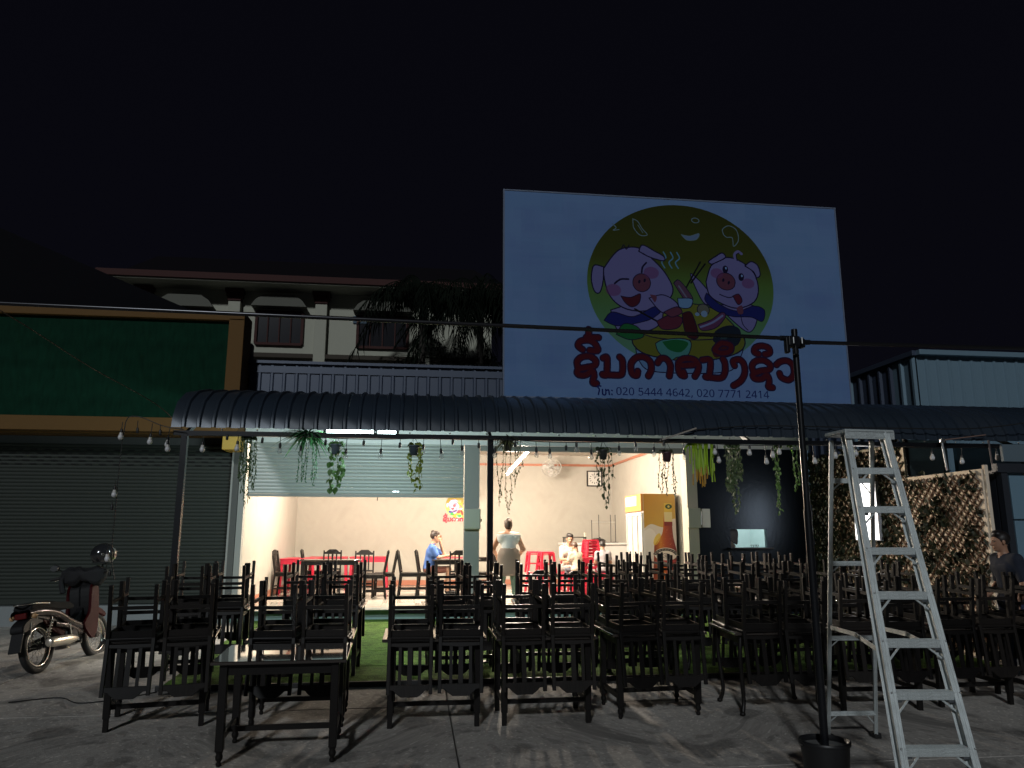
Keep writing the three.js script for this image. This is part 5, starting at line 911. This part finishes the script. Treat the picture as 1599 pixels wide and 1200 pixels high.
function handGeo(S, curl, left) { // wrist at the origin, fingers along -y, palm facing +z, thumb on the x side
  const b = [cap([0, 0.02, 0], [0, -0.02, 0], 0.024, 0.024), cap([-0.022, -0.03, 0], [-0.026, -0.075, 0], 0.015, 0.013), cap([0.022, -0.03, 0], [0.026, -0.075, 0], 0.015, 0.013), cap([0, -0.03, 0], [0, -0.078, 0], 0.016, 0.014)];
  [[-0.031, 0.058, 0.0075], [-0.0105, 0.07, 0.0085], [0.0105, 0.076, 0.0088], [0.031, 0.068, 0.0085]].forEach(([x, L, r]) => { let p = [x, -0.078, 0], a = curl * 0.5; for (const fr of [0.45, 0.32, 0.25]) { const n = [p[0] + x * 0.05, p[1] - Math.cos(a) * L * fr, p[2] + Math.sin(a) * L * fr]; b.push(cap(p, n, r, r * 0.9, { k: 0.005 })); p = n; a += curl * 0.7; } });
  b.push(cap([0.022, -0.025, 0.006], [0.046, -0.052, 0.016], 0.013, 0.011, { k: 0.012 }), cap([0.046, -0.052, 0.016], [0.055, -0.082, 0.022], 0.0095, 0.008, { k: 0.004 }));
  const g = sdf(b, { ...box3(b, 0.02), res: 46, k: 0.012 }); if (left) { g.scale(-1, 1, 1); const p = g.attributes.position, n = g.attributes.normal; for (let i = 0; i < p.count; i += 3) for (const A of [p, n]) for (let j = 0; j < 3; j++) { const t = A.array[(i + 1) * 3 + j]; A.array[(i + 1) * 3 + j] = A.array[(i + 2) * 3 + j]; A.array[(i + 2) * 3 + j] = t; } }
  return g.scale(S, S, S);
}
const handCache = {};
function hand(S, curl, left) { const k = `${curl}|${left}`; handCache[k] ||= handGeo(1, curl, left); return handCache[k].clone().scale(S, S, S); }
const norm = (v) => { const l = Math.hypot(...v) || 1; return v.map((x) => x / l); };
function person(label, pos, turn, J) {
  const t = thing('person', label, 'person', pos, turn), s = J.s, bw = J.bulk ?? 1, R = (x) => x * s;
  const pelv = J.pelvis, chest = J.chest, neck = J.neck, head = J.head, sh = J.sh, el = J.el, wr = J.wr, hp = J.hip, kn = J.knee, an = J.ankle;
  const torso = [cap(hp[0], hp[1], R(0.092 * bw), R(0.092 * bw)), cap(pelv, chest, R(0.105 * bw), R(0.112 * bw)), cap(add(chest, [(sh[0][0] - chest[0]) * 0.55, 0, 0]), add(chest, [(sh[1][0] - chest[0]) * 0.55, 0, 0]), R(0.1 * bw)), cap(sh[0], sh[1], R(0.052)), cap(chest, neck, R(0.075), R(0.05))];
  const arms = [0, 1].map((i) => [cap(sh[i], el[i], R(0.047 * bw), R(0.038 * bw)), cap(el[i], wr[i], R(0.037 * bw), R(0.025))]);
  const legs = [0, 1].map((i) => [cap(hp[i], kn[i], R(0.082 * bw), R(0.055 * bw)), cap(kn[i], an[i], R(0.052 * bw), R(0.034))]);
  const feet = [0, 1].map((i) => cap(add(an[i], [0, -R(0.035), 0]), add(an[i], [0, -R(0.05), R(0.16)]), R(0.036), R(0.028)));
  const neckB = cap(neck, head, R(0.05), R(0.045));
  const all = [...torso, ...arms.flat(), ...legs.flat(), ...feet, neckB];
  const geos = [sdf(all, { ...box3(all, 0.04), res: 84, k: R(0.04) })];
  const hs = headParts(s), hq = new THREE.Quaternion().setFromEuler(new THREE.Euler(J.look?.[0] ?? 0, J.look?.[1] ?? 0, J.look?.[2] ?? 0, 'YXZ'));
  const place = (g) => g.applyQuaternion(hq).translate(...head);
  geos.push(place(sdf(hs, { ...box3(hs, 0.02), res: 60, k: R(0.02) })));
  for (let i = 0; i < 2; i++) { const d = J.handDir?.[i] ?? norm(add(wr[i], el[i], -1)); const g = hand(s, J.curl?.[i] ?? 0.45, i === 1); const q = new THREE.Quaternion().setFromUnitVectors(V(0, -1, 0), V(...d).normalize()); if (J.roll) g.rotateY(J.roll[i]); g.applyQuaternion(q).translate(...wr[i]); geos.push(g); }
  part('body', geos, C.skin, t);
  for (const x of [1, -1]) { part('eye', place(sp(0.0098 * s, x * 0.031 * s, 0.009 * s, 0.0735 * s, 10, 8)), M(0.09, 0.07, 0.06, 0.4), t); }
  // hair
  const hb = [{ a: [0, 0.04 * s, -0.018 * s], e: [0.085 * s, 0.094 * s, 0.1 * s] }, { a: [0.02 * s, 0.095 * s, 0.03 * s], e: [0.06 * s, 0.04 * s, 0.05 * s] }, { a: [-0.03 * s, 0.1 * s, 0 ], e: [0.05 * s, 0.04 * s, 0.06 * s] }];
  if (J.hairLow) hb.push({ a: [0, -0.02 * s, -0.045 * s], e: [0.078 * s, 0.085 * s, 0.06 * s] });
  if (J.bun) hb.push({ a: J.bun.map((x) => x * s), e: [0.04 * s, 0.038 * s, 0.04 * s], k: 0.01 });
  const front = J.fringe ?? 0.055;
  part('hair', place(sdf(hb, { ...box3(hb, 0.03), res: 54, k: 0.02 * s, keep: (x, y, z) => { const u = Math.max(0, Math.min(1, (z / s + 0.055) / 0.125)), th = (J.hairLow ? -0.1 : -0.085) + (J.hairLow ? 0.16 : 0.15) * u * u * (3 - 2 * u); return (th - y / s) * s * 0.8 + perlin.noise(x * 60, y * 26, z * 60) * 0.011 * s + perlin.noise(x * 170, y * 60, z * 170) * 0.004; } })), J.hairM ?? C.hair, t);
  const fat = (l, o) => l.map((b) => ({ ...b, r: b.r + o, q: (b.q ?? b.r) + o })), lerp = (b, u) => ({ ...b, b: add(b.a, add(b.b, b.a, -1), u), q: b.r + (b.q - b.r) * u });
  const fold = (x, y, z) => perlin.noise(x * 11 / s, y * 7 / s, z * 11 / s) * 0.007;
  if (J.shirt) { const l = fat([...torso, ...arms.map((a) => lerp(a[0], J.shirt.sleeve ?? 0.6)).filter(() => (J.shirt.sleeve ?? 0.6) > 0)], 0.014 * s + 0.002); if (J.shirt.longSleeve) l.push(...fat(arms.map((a) => lerp(a[1], 0.9)), 0.011 * s)); part('shirt', sdf(l, { ...box3(l, 0.04), res: 78, k: R(0.04), keep: (x, y, z) => Math.max(J.shirt.drop ? y - (neck[1] - J.shirt.drop) : y > neck[1] - 0.045 * s ? Math.max(0.066 * s - Math.hypot(x - neck[0], z - neck[2] - 0.008), y - neck[1] - 0.04) : -1, J.shirt.hem - y) + fold(x, y, z) }), J.shirt.m, t); if (J.shirt.collar) part('collar', new THREE.TorusGeometry(0.062 * s, 0.014 * s, 8, 24).rotateX(Math.PI / 2 - 0.25).translate(neck[0], neck[1] + 0.005, neck[2]), J.shirt.collar, t); if (J.shirt.straps) for (const i of [0, 1]) { const x = (sh[i][0] - neck[0]) * 0.5 + neck[0]; part('strap', tube([[x, chest[1] + 0.03, chest[2] - 0.125 * bw * s], [x, sh[i][1] + 0.04, neck[2] - 0.03], [x, sh[i][1] + 0.05, neck[2] + 0.02], [x, chest[1] + 0.04, chest[2] + 0.12 * bw * s]], 0.014, 16, 6), J.shirt.m, t); } }
  if (J.trousers) { const l = fat([torso[0], lerp(torso[1], 0.3), ...[0, 1].flatMap((i) => (J.trousers.to > 1 ? [legs[i][0], lerp(legs[i][1], J.trousers.to - 1)] : [lerp(legs[i][0], J.trousers.to)]))], 0.012 * s); part('trousers', sdf(l, { ...box3(l, 0.04), res: 78, k: R(0.03), keep: (x, y, z) => y - J.trousers.top + fold(x, y, z) }), J.trousers.m, t); }
  if (J.skirt) { const l = [cap(pelv, add(pelv, [0, -J.skirt.len, 0.01]), R(0.155 * bw), R(0.15 * bw)), cap(hp[0], kn[0], R(0.11 * bw), R(0.1 * bw)), cap(hp[1], kn[1], R(0.11 * bw), R(0.1 * bw)), cap(pelv, add(pelv, [0, 0.15, 0]), R(0.14 * bw), R(0.12 * bw))]; part('skirt', sdf(l, { ...box3(l, 0.04), res: 78, k: 0.06, keep: (x, y, z) => Math.max(y - J.skirt.top, J.skirt.hem - y) + perlin.noise(x * 14, y * 3, z * 14) * 0.014 }), J.skirt.m, t); }
  if (J.shoes) for (const f of feet) { const l = fat([f], 0.01); part('shoe', sdf(l, { ...box3(l, 0.03), res: 26, k: 0.01 }), J.shoes, t); }
  return t;
}
const cloth = (r, g, b) => M(r, g, b, 0.9, 0, { sheen: 0.3, sheenRoughness: 0.6 });
function sitting(s, o = {}) { // seated at the origin of its seat: hips at y, facing +z
  const y = o.seat ?? 0.53, lean = o.lean ?? 0.05;
  return { s, pelvis: [0, y + 0.02, 0], chest: [0, y + 0.36 * s, lean], neck: [0, y + 0.52 * s, lean + 0.01], head: [0, y + 0.67 * s, lean + 0.045 * s + (o.headF ?? 0)], sh: [[-0.165 * s, y + 0.45 * s, lean], [0.165 * s, y + 0.45 * s, lean]], hip: [[-0.085 * s, y, 0], [0.085 * s, y, 0]],
    knee: [[-0.1 * s, y + 0.01, 0.42 * s], [0.1 * s, y + 0.01, 0.42 * s]], ankle: [[-0.1 * s, y - 0.42 * s, 0.4 * s], [0.1 * s, y - 0.42 * s, 0.4 * s]], el: [[-0.22 * s, y + 0.2 * s, lean + 0.06], [0.22 * s, y + 0.2 * s, lean + 0.06]], wr: [[-0.16 * s, y + 0.2 * s, lean + 0.3 * s], [0.16 * s, y + 0.2 * s, lean + 0.3 * s]] };
}
{ // seated woman in blue, one hand to her face, the other on the table; she faces right
  const J = sitting(1.0, { lean: 0.07, headF: 0.02 });
  J.el = [[-0.2, 0.79, 0.2], [0.19, 0.78, 0.28]]; J.wr = [[-0.13, 0.835, 0.46], [0.09, 1.02, 0.25]]; J.handDir = [[0.15, -0.25, 0.9], [-0.25, 0.95, -0.1]]; J.curl = [0.3, 0.35];
  J.el[1] = [0.2, 0.84, 0.32]; J.wr[1] = [0.08, 1.1, 0.24]; J.look = [0.1, 0, 0]; J.bun = [0, 0.115, -0.07]; J.hairM = M(0.03, 0.018, 0.014, 0.5);
  J.shirt = { m: cloth(0.06, 0.13, 0.36), sleeve: 0.75, hem: 0.55, collar: cloth(0.03, 0.05, 0.14) }; J.trousers = { m: cloth(0.16, 0.06, 0.045), top: 0.6, to: 0.8 }; J.shoes = C.blackPlastic;
  person('woman with tied up hair in a blue shirt seated with a hand to her face', [0.37, F, -16.82], Math.PI / 2, J);
}
{ // standing woman seen from behind, leaning forward a little
  const s = 0.93, J = { s, bulk: 1.22, pelvis: [0, 0.9, 0], chest: [0, 1.19, 0.08], neck: [0, 1.31, 0.12], head: [0, 1.425, 0.17], sh: [[-0.168, 1.235, 0.1], [0.168, 1.235, 0.1]], el: [[-0.28, 0.98, 0.12], [0.29, 0.99, 0.14]], wr: [[-0.2, 0.82, 0.3], [0.2, 0.83, 0.33]], hip: [[-0.09, 0.86, 0], [0.09, 0.86, 0]], knee: [[-0.1, 0.46, 0.05], [0.13, 0.46, 0.02]], ankle: [[-0.11, 0.085, 0.0], [0.15, 0.085, -0.03]] };
  J.look = [0.25, 0, 0]; J.bun = [0, 0.115, -0.05]; J.hairLow = true; J.hairM = C.brownHair; J.shirt = { m: cloth(0.40, 0.45, 0.47), sleeve: 0, hem: 0.94, straps: true, drop: 0.05 }; J.skirt = { m: cloth(0.2, 0.165, 0.14), top: 1.0, hem: 0.5, len: 0.3 }; J.trousers = { m: cloth(0.14, 0.2, 0.15), top: 0.9, to: 1.85 }; J.shoes = M(0.16, 0.17, 0.14, 0.7);
  J.curl = [0.8, 0.8];
  const t = person('woman in a white strap top and wrapped skirt standing with her back to the street', [1.83, F, -14.75], Math.PI - 0.05, J);
}
{ // seated adult facing the street
  const J = sitting(0.95, { lean: 0.08, headF: 0.03 }); J.look = [0.25, -0.35, 0]; J.hairM = C.hair; J.shirt = { m: cloth(0.42, 0.34, 0.29), sleeve: 0.8, hem: 0.52 }; J.trousers = { m: cloth(0.3, 0.27, 0.25), top: 0.6, to: 1.7 }; J.shoes = C.blackPlastic; J.hairLow = true;
  person('dark haired adult in a pale top seated facing the street behind the children', [3.5, F, -17.5], 0.25, J);
  stool(3.5, F, -17.5, 0.2, 'red plastic stool under the adult in the pale top');
}
{ // two children with their backs to the street
  let J = sitting(0.72, { seat: 0.52 }); J.ankle = J.ankle.map((a) => [a[0], 0.12, a[2]]); J.look = [0.3, 0.6, 0]; J.hairM = C.brownHair; J.shirt = { m: cloth(0.42, 0.36, 0.28), sleeve: 0.7, hem: 0.5 }; J.trousers = { m: cloth(0.1, 0.1, 0.12), top: 0.56, to: 1.6 }; J.shoes = C.white;
  person('brown haired child in a cream shirt seated left of the other child', [3.56, F, -16.75], Math.PI + 0.35, J); stool(3.56, F, -16.75, 0.1, 'red plastic stool under the child in the cream shirt');
  J = sitting(0.76, { seat: 0.52 }); J.ankle = J.ankle.map((a) => [a[0], 0.12, a[2]]); J.look = [0.1, -0.1, 0]; J.hairM = C.hair; J.shirt = { m: cloth(0.26, 0.24, 0.25), sleeve: 0.6, hem: 0.5, collar: cloth(0.7, 0.7, 0.7) }; J.trousers = { m: cloth(0.08, 0.08, 0.1), top: 0.56, to: 1.6 }; J.shoes = C.white;
  person('dark haired child in a grey shirt with white collar seated right of the other child', [4.1, F, -16.55], Math.PI - 0.15, J); stool(4.1, F, -16.55, 0.3, 'red plastic stool under the child in the grey shirt');
}
{ // man in dark clothes on the right, his face turned to the left
  const s = 1.0, J = { s, pelvis: [0, 0.93, 0], chest: [0, 1.26, 0.02], neck: [0, 1.41, 0.03], head: [0, 1.56, 0.06], sh: [[-0.18, 1.36, 0.01], [0.18, 1.36, 0.01]], el: [[-0.23, 1.09, -0.01], [0.25, 1.1, 0.0]], wr: [[-0.2, 0.92, 0.16], [0.26, 0.86, 0.1]], hip: [[-0.09, 0.89, 0], [0.09, 0.89, 0]], knee: [[-0.1, 0.48, 0.04], [0.1, 0.48, 0.02]], ankle: [[-0.1, 0.085, 0.02], [0.11, 0.085, -0.02]] };
  J.look = [0.05, -0.15, 0]; J.shirt = { m: cloth(0.012, 0.016, 0.03), sleeve: 0.85, hem: 0.8 }; J.trousers = { m: cloth(0.02, 0.03, 0.07), top: 0.95, to: 1.95 }; J.shoes = M(0.2, 0.17, 0.15, 0.6);
  person('man in dark shirt and jeans standing at the right edge, turned to the left', [6.93, gy(-8.35), -8.42], -Math.PI / 2 - 0.12, J);
}
solo('loose_cable', tube([[-3.9, gy(-8.6) + 0.008, -8.6], [-3.5, gy(-8.75) + 0.008, -8.75], [-3.2, gy(-8.5) + 0.008, -8.5], [-2.9, gy(-8.62) + 0.008, -8.62], [-2.6, gy(-8.9) + 0.008, -8.9]], 0.006, 50, 6), C.blackPlastic, 'thin dark cable lying on the concrete between the motorcycle and the tables', 'cable');
renderer.render(scene, camera);
